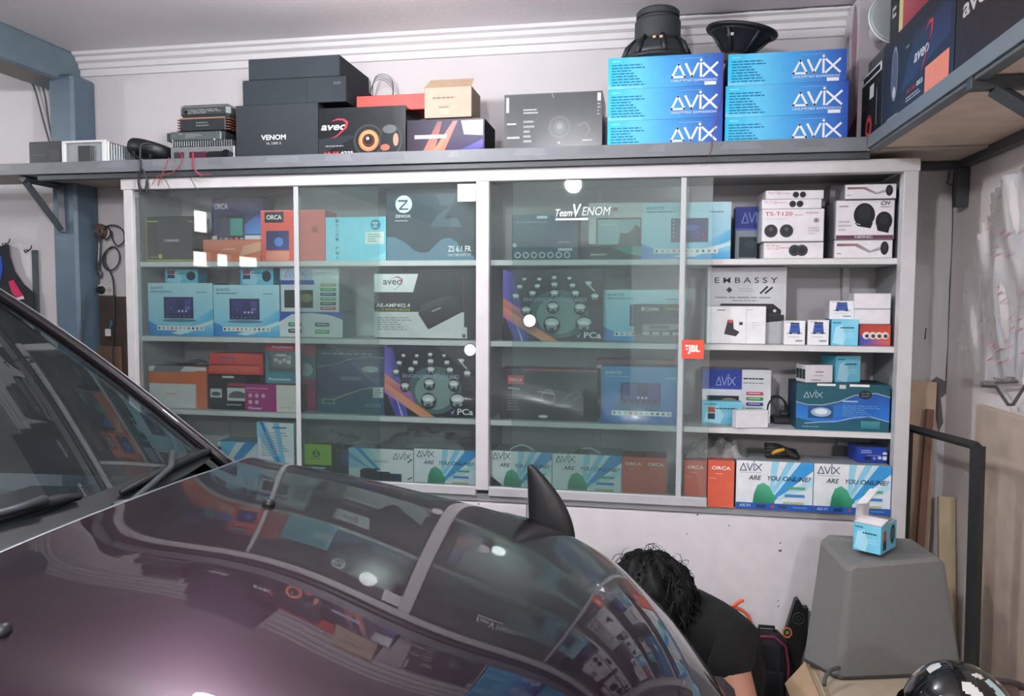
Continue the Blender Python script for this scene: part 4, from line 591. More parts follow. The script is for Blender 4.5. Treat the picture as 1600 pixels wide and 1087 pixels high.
# stack of amplifiers
def amp(label, rect, on, y, d, col, fins, side, art, bevel=.004):
    x0, y0, x1, y1 = rect; ym = (y0+y1)/2; a, c = at(x0, ym, y), at(x1, ym, y); W_ = c.x-a.x; H_ = at((x0+x1)/2, y0, y).z-on
    e = empty('car_amplifier', ((a.x+c.x)/2, y, on), label, 'amplifier', 'amplifiers stacked on the wall shelf')
    q = B(); q.box(-W_/2, 0, 0, W_/2, d, H_, col, bevel); q.pr(frames(W_, d, H_)['f'], art); q.obj('case', 'metal', e)
    if fins:
        q = B()
        for k in range(fins):
            if side: zz = H_*(.12+.76*k/(fins-1)); q.box(-W_/2-.016, .005, zz-.002, -W_/2+.004, d-.004, zz+.002, side, .001)
            else: xx = -W_/2+.012+(W_-.024)*k/(fins-1); q.box(xx-.002, -.002, H_-.001, xx+.002, d, H_+.022, '#84898c', .001)
        q.obj('cooling_fins', 'metal', e)
        if side:
            q = B()
            for k in range(fins): zz = H_*(.12+.76*k/(fins-1)); q.box(W_/2-.004, .005, zz-.002, W_/2+.016, d-.004, zz+.002, side, .001)
            q.obj('cooling_fins', 'metal', e)
    return on+H_+.0008+(.022 if fins and not side else 0)
t1 = amp('lowest silver amplifier of the stack with a socket row and upright fins', (266, 228, 366, 243), PLT, YS, .24, '#a3a9ac', 26, None, [('r', .03, .12, .98, .88, '#989ea2'), ('r', .06, .2, .22, .7, '#5a4a54'), ('r', .30, .2, .58, .7, '#6a3a4c')]+[('c', .62+.045*k, .48, .22, '#2c3033') for k in range(5)]+[('c', .87, .48, .3, '#1f2326'), ('c', .95, .5, .16, '#3f4549')])
t2 = amp('dark grey finned amplifier with scratched end, second from the bottom of the stack', (265, 205, 345, 226), t1, YS+.005, .22, '#6f777a', 8, '#5c6468', [('r', .02, .1, .98, .9, '#737d7e'), ('m', .32, .3, .66, .75, 3, '#b4bab8'), ('r', .18, .7, .26, .8, '#b9c0bf'), ('c', .06, .04, .1, '#e4e6e4'), ('c', .88, .08, .12, '#f0efea')])
t3 = amp('black amplifier with copper-coloured side fins in the stack', (281, 183, 352, 203), t2, YS+.01, .2, '#3c4245', 5, '#b9836c', [('r', .02, .06, .98, .82, '#454c4f'), ('m', .36, .3, .66, .7, 2, '#9aa4a4'), ('r', 0, .88, 1, .99, '#c89a84')])
t4 = amp('rounded silver amplifier on top of the stack', (279, 162, 358, 182), t3, YS+.012, .2, '#7f8788', 0, None, [('r', .08, .2, .92, .7, '#59605f'), ('m', .12, .26, .88, .62, 3, '#c0c8c6'), ('c', .15, .42, .16, '#2b3032'), ('r', .04, .78, .96, .84, '#9aa2a2')], .014)
# dark carton stack
GB = 'plain black cartons stacked on the wall shelf'
o = bx('amplifier_box', 'black carton with small white lettering at the bottom of the plain black stack', 'box', (369, 163, 497, 240), PLT, '#33383d', '#262a2e', art=[('g', 0, 0, 1, 1, '#2f3438', '#32373b', '#383d42', '#353a3f'), ('t', 'VENOM', .31, .39, .09, '#dcdfe1', .30, .022), ('t', 'VL 150K 5', .37, .31, .04, '#b4b8bb', .18, .01)], y=YS, d=.30, mat='matte')
o2 = bx('amplifier_box', 'plain black carton in the middle of the stack on the wall shelf', 'box', (379, 122, 541, 162), o['top'], '#343a3f', '#262b30', art=[('r', .62, 0, .63, .9, '#2b3035'), ('m', .88, .62, .96, .84, 1, '#5a6066')], y=YS+.005, d=.30, mat='matte', group=GB)
o3 = bx('amplifier_box', 'plain black carton topmost in the stack under the ceiling moulding', 'box', (388, 89, 531, 123), o2['top'], '#363c42', '#2a2f35', art=[('r', .01, .97, .99, .99, '#4a5056')], y=YS+.008, d=.31, mat='matte', group=GB)
e = empty('wire_coil', (at(589, 140, .2).x, .24, PLT+.0), 'loose black wire coil standing behind the red carton', 'wire')
q = B(); q.tube([(.0+.055*math.cos(t_*.31)*(1-.002*t_), .012*math.sin(t_*.9)+.0006*t_, .31+.062*math.sin(t_*.31)+.0006*t_) for t_ in range(70)], .0014, '#4a4e52', 5); q.obj('wire', 'rubber', e, smooth=True)
q = B(); q.box(-.04, -.02, 0, .04, .03, .255, '#2f3438', .006); q.obj('reel_post', 'plastic', e)
o = bx('speaker_box', 'black carton with an orange-ringed woofer picture on the wall shelf', 'box', (498, 167, 634, 239), PLT, '#1f2326', '#16191b', '#23282b', art=[('g', 0, 0, 1, 1, '#1a1d20', '#202427', '#262b2f', '#1c2023'), ('p', [(0, .10), (.4, .42), (.4, .48), (0, .42)], '#2c3236'), ('t', 'aveo', .03, .58, .10, '#dfe2e3', .30, .02, .2), ('p', [(.14, .74), (.22, .80), (.30, .79), (.345, .73), (.33, .62), (.22, .46), (.14, .42), (.22, .49), (.30, .62), (.315, .72), (.28, .76), (.22, .77)], '#c03a4e'), ('m', .08, .25, .32, .30, 1, '#8a8e90'),
   ('t', 'AE-SK', .05, .11, .06, '#d8453e', .20, .02), ('t', '6235', .26, .11, .06, '#ececec', .14, .02), ('t', 'Component Series', .05, .045, .045, '#dcdcdc', .36, .008), ('r', .04, .01, .40, .02, '#cfcfcf'),
   ('c', .58, .36, .31, '#3a3f42'), ('c', .58, .36, .27, '#24282b'), ('c', .58, .36, .205, '#ee7a4e'), ('c', .58, .37, .17, '#f09a6c'), ('c', .58, .36, .13, '#5a2e2a'), ('c', .58, .37, .085, '#2a2326'), ('c', .57, .40, .03, '#c9c4c4'), ('e', .83, .34, .13, .31, '#3c4144'), ('e', .83, .36, .115, .27, '#22272a'), ('e', .82, .56, .08, .08, '#5a6062'), ('e', .77, .22, .05, .06, '#d86a58'), ('e', .89, .36, .03, .12, '#d88a78')], y=YS, d=.20, mat='gloss')
bx('flat_box', 'flat red carton lying across the black woofer carton', 'box', (557, 148, 664, 176), o['top'], '#d4534c', '#a83c3a', '#c04a46', art=[('p', [(.80, 1), (1, 1), (1, .1), (.86, .35)], '#c84c48'), ('m', .36, .08, .60, .26, 1, '#f0b8b0')], y=.06, d=.16)
bx('speaker_box', 'low black carton with orange and violet light streaks under the cardboard carton', 'box', (636, 186, 757, 235), PLT, '#20242a', '#1a1d22', art=[('g', 0, 0, 1, 1, '#3a2c3c', '#4a4470', '#6a6a78', '#33343c'), ('p', [(.18, .05), (.34, .05), (.46, .95), (.40, .95)], ['#c87860', '#d88a6a', '#8a6a70', '#8a6a78']), ('p', [(.30, .05), (.46, .05), (.66, .95), (.60, .95)], ['#e8946c', '#d87a60', '#b08a8a', '#a88a90']), ('p', [(.55, .05), (.98, .45), (.98, .25), (.80, .05)], ['#4a4690', '#7a78b8', '#6a66a8', '#3c3a7c']), ('r', .10, .50, .52, .60, '#b9bede'), ('p', [(.70, .95), (.98, .95), (.98, .55), (.74, .58)], ['#b9bcc4', '#e4e6ea', '#dfe2e8', '#a8acb8']), ('r', 0, 0, 1, .06, '#1a1b20')], y=YS, d=.20, mat='matte')  # whitish patch at upper right is lamp glare painted over the printed streaks
o = bx('cardboard_box', 'small brown cardboard carton with faint pen marks on the streaky black carton', 'box', (663, 135, 737, 184), at(700, 184, .01).z, '#b8a493', '#978675', '#a89685', art=[('m', .18, .58, .72, .70, 1, '#877464'), ('m', .3, .28, .55, .40, 1, '#917e6c'), ('r', .34, .12, .52, .30, '#cab29c'), ('r', .02, .985, .98, 1, '#9a846e')], y=.01, d=.15, mat='matte')
W_, D_, H_ = o['dims']; q = B(); q.face([(-W_/2, .0, H_), (W_/2, .0, H_), (W_/2, .035, H_+.036), (-W_/2+.016, .035, H_+.036)], lin('#a8917a')); q.face([(-W_/2, .002, H_), (-W_/2+.016, .037, H_+.036), (W_/2, .037, H_+.036), (W_/2, .002, H_)], lin('#a8917a')); q.obj('flap', 'matte', o)
bx('speaker_box', 'shrink-wrapped dark grey carton with a round driver picture, alone on the wall shelf', 'box', (788, 145, 941, 229), PLT, '#43474b', '#24282b', '#2f3336', art=[('g', 0, 0, 1, 1, '#484b4f', '#3c4044', '#46494d', '#55585c'), ('r', .01, .02, .99, .98, '#42464a'), ('r', .02, .7, .05, .95, '#aeb0b2'), ('c', .57, .44, .185, '#5d6164'), ('c', .57, .44, .15, '#4a4e52'), ('c', .57, .44, .11, '#606468'), ('c', .57, .45, .05, '#85898c'), ('m', .20, .66, .36, .76, 2, '#b4b7ba'), ('m', .20, .18, .32, .58, 5, '#9a9da0'), ('m', .03, .25, .18, .32, 1, '#c0c3c5'), ('m', .03, .48, .14, .54, 1, '#c0c3c5'), ('l', [(.75, .45), (.83, .50), (.88, .38), (.84, .30)], .012, '#8a8e92'), ('m', .8, .18, .92, .24, 1, '#a8abae'), ('p', [(.55, .17), (.58, .17), (.565, .21)], '#b9bcbe'), ('r', .95, .84, .985, .97, '#d6d8da'), ('m', .95, .6, .985, .82, 4, '#a4a7aa'), ('l', [(.49, .99), (.51, .92)], .01, '#a9acae')], y=YS, d=.22, mat='gloss')
GA = 'blue speaker cartons stacked on the wall shelf'
zt_ = at(1040, 86, -.012).z; zr_ = at(1228, 80, -.012).z
spkbox = {}
for ci, (x0, x1, zt, nm) in enumerate(((950, 1130, zt_, 'nearer the grey driver carton'), (1134, 1322, zr_, 'nearer the side wall'))):
    for k in range(3):
        h = (zt-PLT)/3; a, c = at(x0+(3 if ci and k == 2 else 0), 140, -.012), at(x1+(4 if ci and k < 2 else 0), 140, -.012); W_ = c.x-a.x
        stk = [('r', .84, .02, .94, .13, '#e9edf2')] if (ci, k) in ((0, 2), (1, 1), (1, 2)) else []
        l_ = {0: 'bottom', 1: 'middle', 2: 'top'}[k]+' blue speaker carton of the stack '+nm
        carton('speaker_box', l_, 'box', W_, .22, h-.0012, ((a.x+c.x)/2, -.012+.002*((k*7+ci*3) % 3), PLT+k*h+.0006), '#3f8fd8', '#2a4aa8', '#3f84cc', art_spk(), group=GA, parts=[('price_sticker', 'f', stk, 'small white sticker')] if stk else ())
# two loose drivers on top of them
X_, Y_ = at(1027, 82, .10).x, .10
e = empty('subwoofer', (X_, Y_, zt_), 'black subwoofer standing face down with its big magnet up on the blue cartons', 'speaker')
q = B(); q.lathe([(.10, 0), (.136, 0), (.138, .010), (.130, .016), (.118, .018)], '#24282b', 40); q.lathe([(.122, .016), (.112, .040), (.100, .062), (.082, .080)], '#2d3236', 40)
q.obj('rim', 'plastic', e, smooth=True)
q = B()
for k in range(8):
    t_ = k*math.pi/4+.2; q.tube([(.128*math.cos(t_), .128*math.sin(t_), .014), (.112*math.cos(t_), .112*math.sin(t_), .055), (.075*math.cos(t_), .075*math.sin(t_), .088)], .010, '#1d2124', 6)
q.obj('basket', 'plastic', e, smooth=True)
q = B(); q.lathe([(.060, .078), (.080, .080), (.084, .086), (.084, .150), (.080, .156), (.072, .158), (.072, .166), (.079, .168), (.079, .186), (.072, .193), (.03, .195), (.001, .195)], '#33383c', 40); q.obj('magnet', 'rubber', e, smooth=False)
q = B()
for s_ in (-.012, .012): q.box(s_-.006, -.112, .062, s_+.006, -.092, .072, '#c9b490', .001)
q.obj('terminal', 'metal', e)
X_, Y_ = at(1150, 76, .12).x, .13
e = empty('woofer', (X_, Y_, zr_+.010), 'black cone woofer balanced on its magnet on the blue cartons by the side wall', 'speaker')
Tm = Matrix.Translation((.0, 0, .0)) @ Matrix.Rotation(math.radians(10), 4, 'Y') @ Matrix.Rotation(math.radians(4), 4, 'X')
q = B(); q.lathe([(.001, .0), (.046, .0), (.048, .006), (.048, .022), (.044, .028)], '#6a6462', 28, Tm); q.obj('magnet', 'metal', e)
q = B(); q.lathe([(.042, .026), (.050, .040), (.075, .070), (.102, .096), (.116, .104)], '#1f2326', 40, Tm)
for k in range(6):
    t_ = k*math.pi/3; q.tube([Tm @ Vector((.05*math.cos(t_), .05*math.sin(t_), .034)), Tm @ Vector((.108*math.cos(t_), .108*math.sin(t_), .098))], .006, '#2a2f33', 5)
q.obj('basket', 'plastic', e, smooth=True)
q = B(); q.lathe([(.104, .100), (.126, .102), (.130, .108), (.128, .114), (.112, .118), (.100, .112), (.06, .085), (.001, .08)], '#1a1e21', 44, Tm); q.obj('rim', 'plastic', e, smooth=True)
q = B(); q.face([Tm @ Vector(p) for p in ((-.052, -.072, .074), (-.030, -.083, .074), (-.030, -.088, .082), (-.050, -.078, .084))], lin('#b9bcba')); q.obj('sticker', 'card', e)
# red wires and a black lead hanging off the shelf
def wire(name, label, paths, col, r, mat='rubber', cat='wire'):
    q = B()
    for p in paths: q.tube(p, r, col, 6)
    return tag(q.obj(name, mat, smooth=True), label, cat)
def px_path(pts, n=5):
    P = [at(x, y, d) for x, y, d in pts]; o = []
    for i in range(len(P)-1):
        p0, p1, p2, p3 = P[max(i-1, 0)], P[i], P[i+1], P[min(i+2, len(P)-1)]
        for k in range(n):
            t = k/n; o.append(.5*((2*p1)+(p2-p0)*t+(2*p0-5*p1+4*p2-p3)*t*t+(3*p1-p0-3*p2+p3)*t**3))
    return o+[P[-1]]
wire('red_wire', 'thin red wires trailing from the amplifier stack down over the shelf edge', [px_path([(276, 236, -.03), (284, 243, -.055), (283, 256, -.06), (268, 270, -.06), (246, 276, -.05), (238, 288, -.045)]), px_path([(301, 236, -.03), (301, 248, -.055), (303, 262, -.06), (314, 272, -.055), (330, 273, -.05)]), px_path([(302, 240, -.05), (303, 258, -.062), (306, 268, -.06), (318, 277, -.05)]), px_path([(264, 246, -.05), (255, 268, -.055), (247, 290, -.04)])], '#a8404e', .0017)
wire('black_lead', 'looped black lead hanging from the wall shelf over the cabinet rail', [px_path([(236, 224, -.03), (221, 226, -.055), (219, 244, -.06), (220, 262, -.06), (216, 280, -.05), (219, 298, -.045), (228, 302, -.045), (231, 288, -.045), (227, 272, -.05), (221, 264, -.055), (217, 278, -.05), (220, 294, -.048), (227, 296, -.044), (229, 282, -.045)])], '#2c3236', .0042)
wire('thin_lead', 'thin dark leads hanging in front of the cabinet rail below the amplifiers', [px_path([(255, 276, -.05), (262, 288, -.03), (268, 302, -.02), (266, 312, -.02)]), px_path([(296, 276, -.05), (303, 288, -.03), (309, 300, -.02), (307, 308, -.02)])], '#4a4a52', .0014)
wire('thin_lead', 'thin maroon lead hanging between the two blue carton stacks', [px_path([(1131, 86, -.02), (1128, 140, -.022), (1122, 180, -.03), (1113, 214, -.05), (1112, 232, -.055), (1104, 250, -.05), (1096, 256, -.04)])], '#7a3a4a', .0014)
wire('thin_lead', 'bent thin wire at the corner under the side shelf', [px_path([(1484, 262, .33), (1482, 280, .33), (1480, 286, .33), (1491, 290, .335)]), px_path([(1470, 260, .335), (1482, 258, .33)])], '#4d4a4c', .0018)
# ------------------------------------------------------------------ things on the side shelf (they face the room)
def sx(name, label, cat, y0, y1, z0, z1, d, fc, sc=None, tc=None, art=(), x=1.358, mat='card', yaw=0, parts=()):
    W_ = y1-y0
    return carton(name, label, cat, W_, d, z1-z0, (x, (y0+y1)/2, z0), fc, sc, tc, art, mat, -math.pi/2+yaw, None, parts)
PR = 2.042
sx('speaker_box', 'navy carton with a salmon label and a slanted logo on the side shelf', 'box', -.745, -.158, PR, 2.318, .26, '#222c3c', '#171b20', '#1b2026', art=[('g', 0, 0, 1, 1, '#26303e', '#262f48', '#1d2232', '#20262e'), ('p', [(.3, .3), (.95, .5), (.95, .8), (.5, .8)], ['#28405c', '#2a3560', '#252c4c', '#263448']), ('e', .20, .58, .055, .30, '#8a8fa0'), ('e', .20, .58, .047, .26, '#565c70'), ('e', .20, .38, .022, .06, '#c4c8cf'), ('t', 'aveo', .50, .50, .09, '#c9cdd4', .20, .02, .2), ('p', [(.64, .72), (.70, .80), (.745, .78), (.74, .66), (.62, .42), (.60, .34), (.66, .46), (.72, .66), (.725, .75), (.70, .76)], '#b83a48'), ('t', 'AE-SK6', .40, .24, .045, '#a83a44', .14, .015), ('t', '003', .55, .24, .05, '#dfe2e4', .08, .015), ('m', .40, .15, .62, .21, 2, '#b4b8bc'), ('m', .1, .08, .3, .14, 1, '#9aa0a8'), ('m', .38, .72, .44, .76, 1, '#9aa4b0')],
   parts=[('label_sticker', 'f', [('r', .66, .08, .95, .36, '#e0876f')], 'salmon-coloured blank label')])
sx('speaker_box', 'black carton with pale lettering in front of the navy carton on the side shelf', 'box', -1.30, -.752, PR, 2.36, .26, '#241c1f', '#1a1618', art=[('g', 0, 0, 1, 1, '#2a2024', '#2a1d20', '#1c1618', '#201a1c'), ('t', 'aveo', .07, .44, .10, '#b9b4b4', .34, .02), ('p', [(.33, .60), (.40, .66), (.46, .62), (.48, .56), (.45, .56), (.43, .60), (.40, .62)], '#a03444'), ('m', .3, .4, .7, .46, 1, '#6a3a34')])
o = sx('speaker_box', 'small black carton with a red-ringed driver picture at the corner of the side shelf', 'box', -.150, .095, PR, 2.285, .22, '#1d1f22', '#141618', '#24272b', art=[('c', .40, .24, .17, '#8a3a40'), ('c', .40, .24, .13, '#c04a4c'), ('c', .40, .24, .085, '#2a2022'), ('r', .42, .62, .62, .80, '#cfcfd0'), ('m', .1, .5, .3, .58, 1, '#8a3a40'), ('r', .74, .2, .79, .7, '#6a6d70')])
q = B(); W_, D_, H_ = o['dims']; q.box(-W_/2+.01, -.004, H_-.03, W_/2-.01, .0, H_-.024, '#d4d6d8', .001); q.box(-W_/2+.01, -.004, H_-.006, W_/2-.01, .0, H_, '#d4d6d8', .001); q.box(-W_/2+.01, -.004, H_-.026, -W_/2+.018, .0, H_-.002, '#d4d6d8', .001); q.box(W_/2-.018, -.004, H_-.026, W_/2-.01, 0, H_-.002, '#d4d6d8', .001); q.obj('white_trim', 'card', o)
sx('speaker_box', 'tall white carton with round driver pictures above the corner of the side shelf', 'box', .125, .338, PR, 2.60, .2, '#cfc9cf', '#b4aeb4', art=[('g', 0, 0, 1, 1, '#b8788a', '#c090a0', '#d4d0d6', '#d0ccd2'), ('p', [(0, 0), (1, 0), (1, .26), (.0, .10)], '#6a2a3a'), ('e', .20, .62, .15, .22, '#6f7880'), ('e', .20, .62, .12, .18, '#98a0a4'), ('e', .66, .74, .17, .24, '#857a88'), ('e', .66, .74, .14, .2, '#a07888'), ('m', .3, .3, .7, .5, 4, '#b4aab4')], x=1.352)
q0 = sx('radio_box', 'dark grey flat carton lying on the red-ringed carton', 'box', -.150, .06, o['top']+.001, 2.336, .2, '#4a4e52', '#35393c', '#565a5e', x=1.368)
e = empty('horn_speaker', (1.405, -.055, q0['top']), 'white cone speaker lying on its side on the grey carton', 'speaker')
Tm = Matrix.Translation((0, 0, .095)) @ Matrix.Rotation(math.radians(-90), 4, 'X').inverted() @ Matrix.Identity(4)
q = B(); Tm = Matrix.Translation((-.022, .085, .0855)) @ Matrix.Rotation(math.radians(12), 4, 'Z') @ Matrix.Rotation(math.radians(82), 4, 'X') @ Matrix.Scale(.90, 4)
q.lathe([(.030, 0), (.036, .01), (.05, .06), (.085, .11), (.094, .118), (.094, .124)], '#e2e3e4', 32, Tm); q.obj('cone', 'plastic', e, smooth=True)
q = B(); q.lathe([(.092, .1245), (.080, .128), (.04, .126), (.001, .13)], '#a4adb0', 32, Tm); q.obj('grille', 'plastic', e, smooth=True)
sx('radio_box', 'small black carton with a white mark standing on the navy carton', 'box', -.248, -.165, 2.319, 2.50, .12, '#23262a', '#191c1f', art=[('r', .3, .42, .75, .48, '#b4b8ba'), ('r', .3, .54, .75, .60, '#b4b8ba'), ('r', .3, .42, .4, .6, '#b4b8ba')], x=1.37)
sx('accessory_box', 'glossy red and pale yellow carton on the navy carton', 'box', -.56, -.258, 2.319, 2.52, .18, '#a83c44', '#d8cfa4', art=[('r', 0, 0, .12, 1, '#d6c98c'), ('p', [(.12, 0), (.7, 0), (1, .5), (1, 1), (.12, 1)], ['#a8404c', '#8a2c3a', '#9c3440', '#c88a90', '#b86a74']), ('p', [(.5, .9), (.75, .6), (.8, .9)], '#e8dfe0')], x=1.37)
sx('accessory_box', 'pink and black carton behind the white cone speaker near the ceiling', 'box', -.08, .055, q0['top']+.001, 2.58, .07, '#b8808c', '#9a6a76', art=[('r', .3, .4, 1, .8, '#2b2f33')], x=1.485)
# ------------------------------------------------------------------ the car (parked along the cabinet, nose to the side wall)
HC = [-1.5, 1.0991, -0.0378, -0.0186, 0.1777, -0.3501, -0.2596, -0.158, 0.0187, -0.0041, -0.015, -0.0894, 0.0276, -0.0244, -0.3729, 0.2429, 0.0576, -0.5383, -0.1597, -0.3329, -0.5595, -0.3954]
HT = [(i, j) for i in range(6) for j in range(7) if i+j <= 5]
YCAR = -1.5
def hood_z(x, y):
    x = max(x, -.62); s = (x-.2)/.8; t = ((y-YCAR)/.8)**2
    return sum(a*s**i*t**j for a, (i, j) in zip(HC[1:], HT))-.1
def cowl_x(y): return -.395-.30*max(0, (abs(y-YCAR)-.30))**1.6
PAINT = '#260b1f'
car = empty('car', (0, YCAR, 0), 'dark burgundy car parked nose first in front of the glass cabinet', 'car'); car.location = (0, 0, 0)
ZMIN = .36
def yv(v):                                       # denser rows towards both flanks
    t = 2*v-1; return YCAR+.90*math.copysign(1-(1-abs(t))**1.7, t)
def hood_fn(u, v):
    y = yv(v); x0 = cowl_x(y); x = x0+(1.12-x0)*(1-(1-u)**1.35); return (x, y, max(ZMIN, hood_z(x, y)))
q = B(); q.grid(hood_fn, 150, 190, PAINT, keep=lambda p: max(k[2] for k in p) > ZMIN+.001)
for i, f in enumerate(q.f): pass
ho = q.obj('hood', 'carpaint', car, smooth=True)
# front fender seam under the hood edge is not seen; bumper, side walls and wheels carry the body to the ground
q = B(); q.box(-.5, YCAR-.70, .16, .86, YCAR+.70, ZMIN+.16, '#2b2226', .03); q.obj('bumper', 'plastic', car)
q = B(); q.box(-3.6, YCAR-.74, .2, -.48, YCAR+.74, .90, PAINT, .04); q.obj('body', 'carpaint', car)
for x in (.30, -2.7):
    for s_ in (-1, 1):
        q = B(); Tm = Matrix.Translation((x, YCAR+s_*.60, .30)) @ Matrix.Rotation(math.pi/2, 4, 'X')
        q.lathe([(.17, -.09), (.28, -.09), (.30, -.07), (.30, .07), (.28, .09), (.17, .09), (.17, -.09)], '#1a1a1b', 36, Tm); t_ = q.obj('tyre', 'rubber', car, smooth=False)
        q = B(); q.lathe([(.001, .05*-s_), (.05, .055*-s_), (.16, .03*-s_), (.172, .07*-s_), (.172, -.07*-s_)], '#9a9c9e', 30, Tm); q.obj('wheel_rim', 'metal', t_)
# windshield: curved pane leaning back from the cowl
WB, WS = -.535, .645
def ws_fn(u, v, off=0.):
    t = 2*u-1; k = 1-.10*v; y = YCAR+.735*t*k
    x = WB-.92*v-.13*abs(t)**2.2*(1-.3*v); z = 1.035+WS*(.92*v)-.012*abs(t)**2+.03*math.sin(math.pi*v)
    return (x, y, z+off)
q = B(); q.grid(ws_fn, 40, 24, '#ffffff'); q.obj('windshield', 'windshield', car, smooth=True)
q = B(); q.grid(lambda u, v: ws_fn(u, .0 if v < .01 else .045*v+.0, .0015), 40, 3, '#15181a'); q.obj('glass_edge_band', 'rubber', car, smooth=True)
# roof pillars
for s_ in (1, 0):
    q = B(); pth = [Vector(ws_fn(s_, v/16-.02)) for v in range(-1, 17)]; pth = [p+Vector((0, .014*(1 if s_ else -1), .006)) for p in pth]
    q.tube(pth, .020, '#23191f', 10); o = q.obj('roof_pillar', 'carpaint', car, smooth=True)
    q = B(); q.tube([p+Vector((-.0, -.018*(1 if s_ else -1), .016)) for p in pth], .006, '#0f1112', 6); q.obj('rubber_seal', 'rubber', o, smooth=True)
    q = B(); q.tube([p+Vector((.0, .012*(1 if s_ else -1), .017)) for p in pth], .0035, '#c4c2c8', 6); q.obj('chrome_strip', 'metal', o, smooth=True)
q = B(); q.grid(lambda u, v: (-1.50-1.9*v, YCAR+(.655-.0*v)*(2*u-1), 1.655+.035*(1-(2*u-1)**2)+.02*math.sin(math.pi*v)-.03*abs(2*u-1)**4), 16, 10, PAINT); q.obj('roof', 'carpaint', car, smooth=True)
for s_ in (-1, 1):
    q = B(); q.face([(-.62, YCAR+s_*.735, .96), (-1.50, YCAR+s_*.655, 1.62), (-3.3, YCAR+s_*.655, 1.62), (-3.5, YCAR+s_*.735, .9)], lin('#16191b')); q.obj('side_window', 'shiny', car)
# cowl panel, dashboard, seats
q = B(); q.grid(lambda u, v: (cowl_x(YCAR-.72+1.44*u)-.004-(.05+.11*v-.05)*1.0*(1 if v else 1)+(-.02), YCAR-.72+1.44*u, 1.062-.030*v-.06*abs(2*u-1)**3.+.012*math.sin(60*u)*0), 40, 4, '#14171a'); q.obj('cowl_panel', 'plastic', car, smooth=True)
def he(u, off): y = YCAR-.72+1.44*u; x = cowl_x(y); return (x+off, y, hood_z(x, y))
q = B(); q.tube([Vector(he(u/40, -.004))+Vector((0, 0, -.006)) for u in range(0, 41)], .0075, '#8a8d93', 8); q.obj('hood_edge_gleam', 'metal', car, smooth=True)  # pale tube stands in for the bright reflection along the hood's rear edge
q = B(); q.grid(lambda u, v: (-.60-.62*v, YCAR+.66*(2*u-1), 1.0-.02*v-.05*(1-math.sin(math.pi*min(1, v*1.2+.2)))), 20, 8, '#33383b'); q.obj('dashboard', 'felt', car, smooth=True)
q = B(); Tm = Matrix.Translation((-1.25, YCAR+.36, 1.0)) @ Matrix.Rotation(math.radians(62), 4, 'Y')
q.tube([Tm @ Vector((.17*math.cos(t_*.2618), .17*math.sin(t_*.2618), 0)) for t_ in range(24)], .016, '#17191b', 8, closed=True); q.tube([Tm @ Vector((-.16, 0, 0)), Tm @ Vector((.16, 0, 0))], .02, '#1b1d1f', 6); q.obj('steering_wheel', 'rubber', car, smooth=True)
for s_ in (-1, 1):
    q = B(); q.box(-1.95, YCAR+s_*.36-.24, .75, -1.80, YCAR+s_*.36+.24, 1.30, '#2c3033', .05); q.box(-1.94, YCAR+s_*.36-.12, 1.31, -1.83, YCAR+s_*.36+.12, 1.48, '#2c3033', .04); q.obj('seat', 'cloth', car)
# wipers
def wiper(pts_blade, arm, w_):
    q = B(); q.tube([Vector(p) for p in pts_blade], [w_*.5]+[w_]*(len(pts_blade)-2)+[w_*.5], '#121416', 6); bl_ = q.obj('wiper_blade', 'rubber', car, smooth=True)
    q = B(); q.tube(arm, [.012]+[.008]*(len(arm)-1), '#3a3f43', 6); q.obj('wiper_arm', 'paint', bl_, smooth=True)
def on_ws(px, py, off):                           # the point of the pane seen at a pixel
    r = at(px, py, y=0)-Vector(CAM); C = Vector(CAM); best = None
    for i in range(900):
        p = C+r*(.2+i*.0010); t = (p.y-YCAR)/.735
        v = (WB-p.x-.13*abs(t)**2.2)/.92; z = 1.035+WS*.92*v-.012*t*t+.03*math.sin(math.pi*max(0, min(1, v)))
        if p.z < z: return p+Vector((off*.54, 0, off*.84))
    return p
bl1 = [on_ws(x, y, .016) for x, y in ((340, 706), (310, 715), (280, 729), (250, 744), (220, 760), (184, 778))]
wiper(bl1, [on_ws(x, y, .03) for x, y in ((262, 722), (258, 745), (225, 775), (196, 800), (168, 806))], .011)
bl2 = [on_ws(x, y, .016) for x, y in ((120, 785), (90, 790), (50, 800), (0, 816), (-60, 836))]
wiper(bl2, [on_ws(x, y, .03) for x, y in ((60, 800), (10, 815), (-50, 832), (-120, 860))], .013)
# fender fin and washer jets
def on_hood(px, py):
    r = at(px, py, y=0)-Vector(CAM); C = Vector(CAM)
    for i in range(1500):
        p = C+r*(.15+i*.0006)
        if cowl_x(p.y) <= p.x < 1.2 and p.z < hood_z(p.x, p.y): return p
    return p
fb = at(862, 826, y=-.86); fx, fy = fb.x, -.86; fz = hood_z(fx, fy)
q = B(); n = 18
rings = []
for i in range(n+1):
    v = i/n; h_ = .20*v; xl = -.060-.006*v; xr = .062-.115*v**1.9; wd_ = (xr-xl)/2*(1 if v < .97 else .5)+.001; lean = (xl+xr)/2; th = .017*(1-v**2)**.7+.003
    rings.append([(fx+lean+wd_*math.cos(t_*math.pi/8), fy+th*math.sin(t_*math.pi/8), fz-.012+h_) for t_ in range(16)])
for r_ in rings: q.v += r_
c_ = lin('#111314')
for i in range(n):
    for k in range(16): q.f.append((i*16+k, i*16+(k+1) % 16, (i+1)*16+(k+1) % 16, (i+1)*16+k)); q.c.append([c_]*4)
q.f.append(tuple(n*16+k for k in range(16))); q.c.append([c_]*16)
fin = q.obj('fender_mirror', 'plastic', car, smooth=True)
q = B(); q.grid(lambda u, v: (lambda x, y: (x, y, hood_z(x, y)+.004+.010*math.sin(math.pi*u)*math.sin(math.pi*v)))(fx-.125+.185*u, fy-.045+.065*v), 12, 10, '#0e1011'); q.obj('mirror_base', 'shiny', fin, smooth=True)
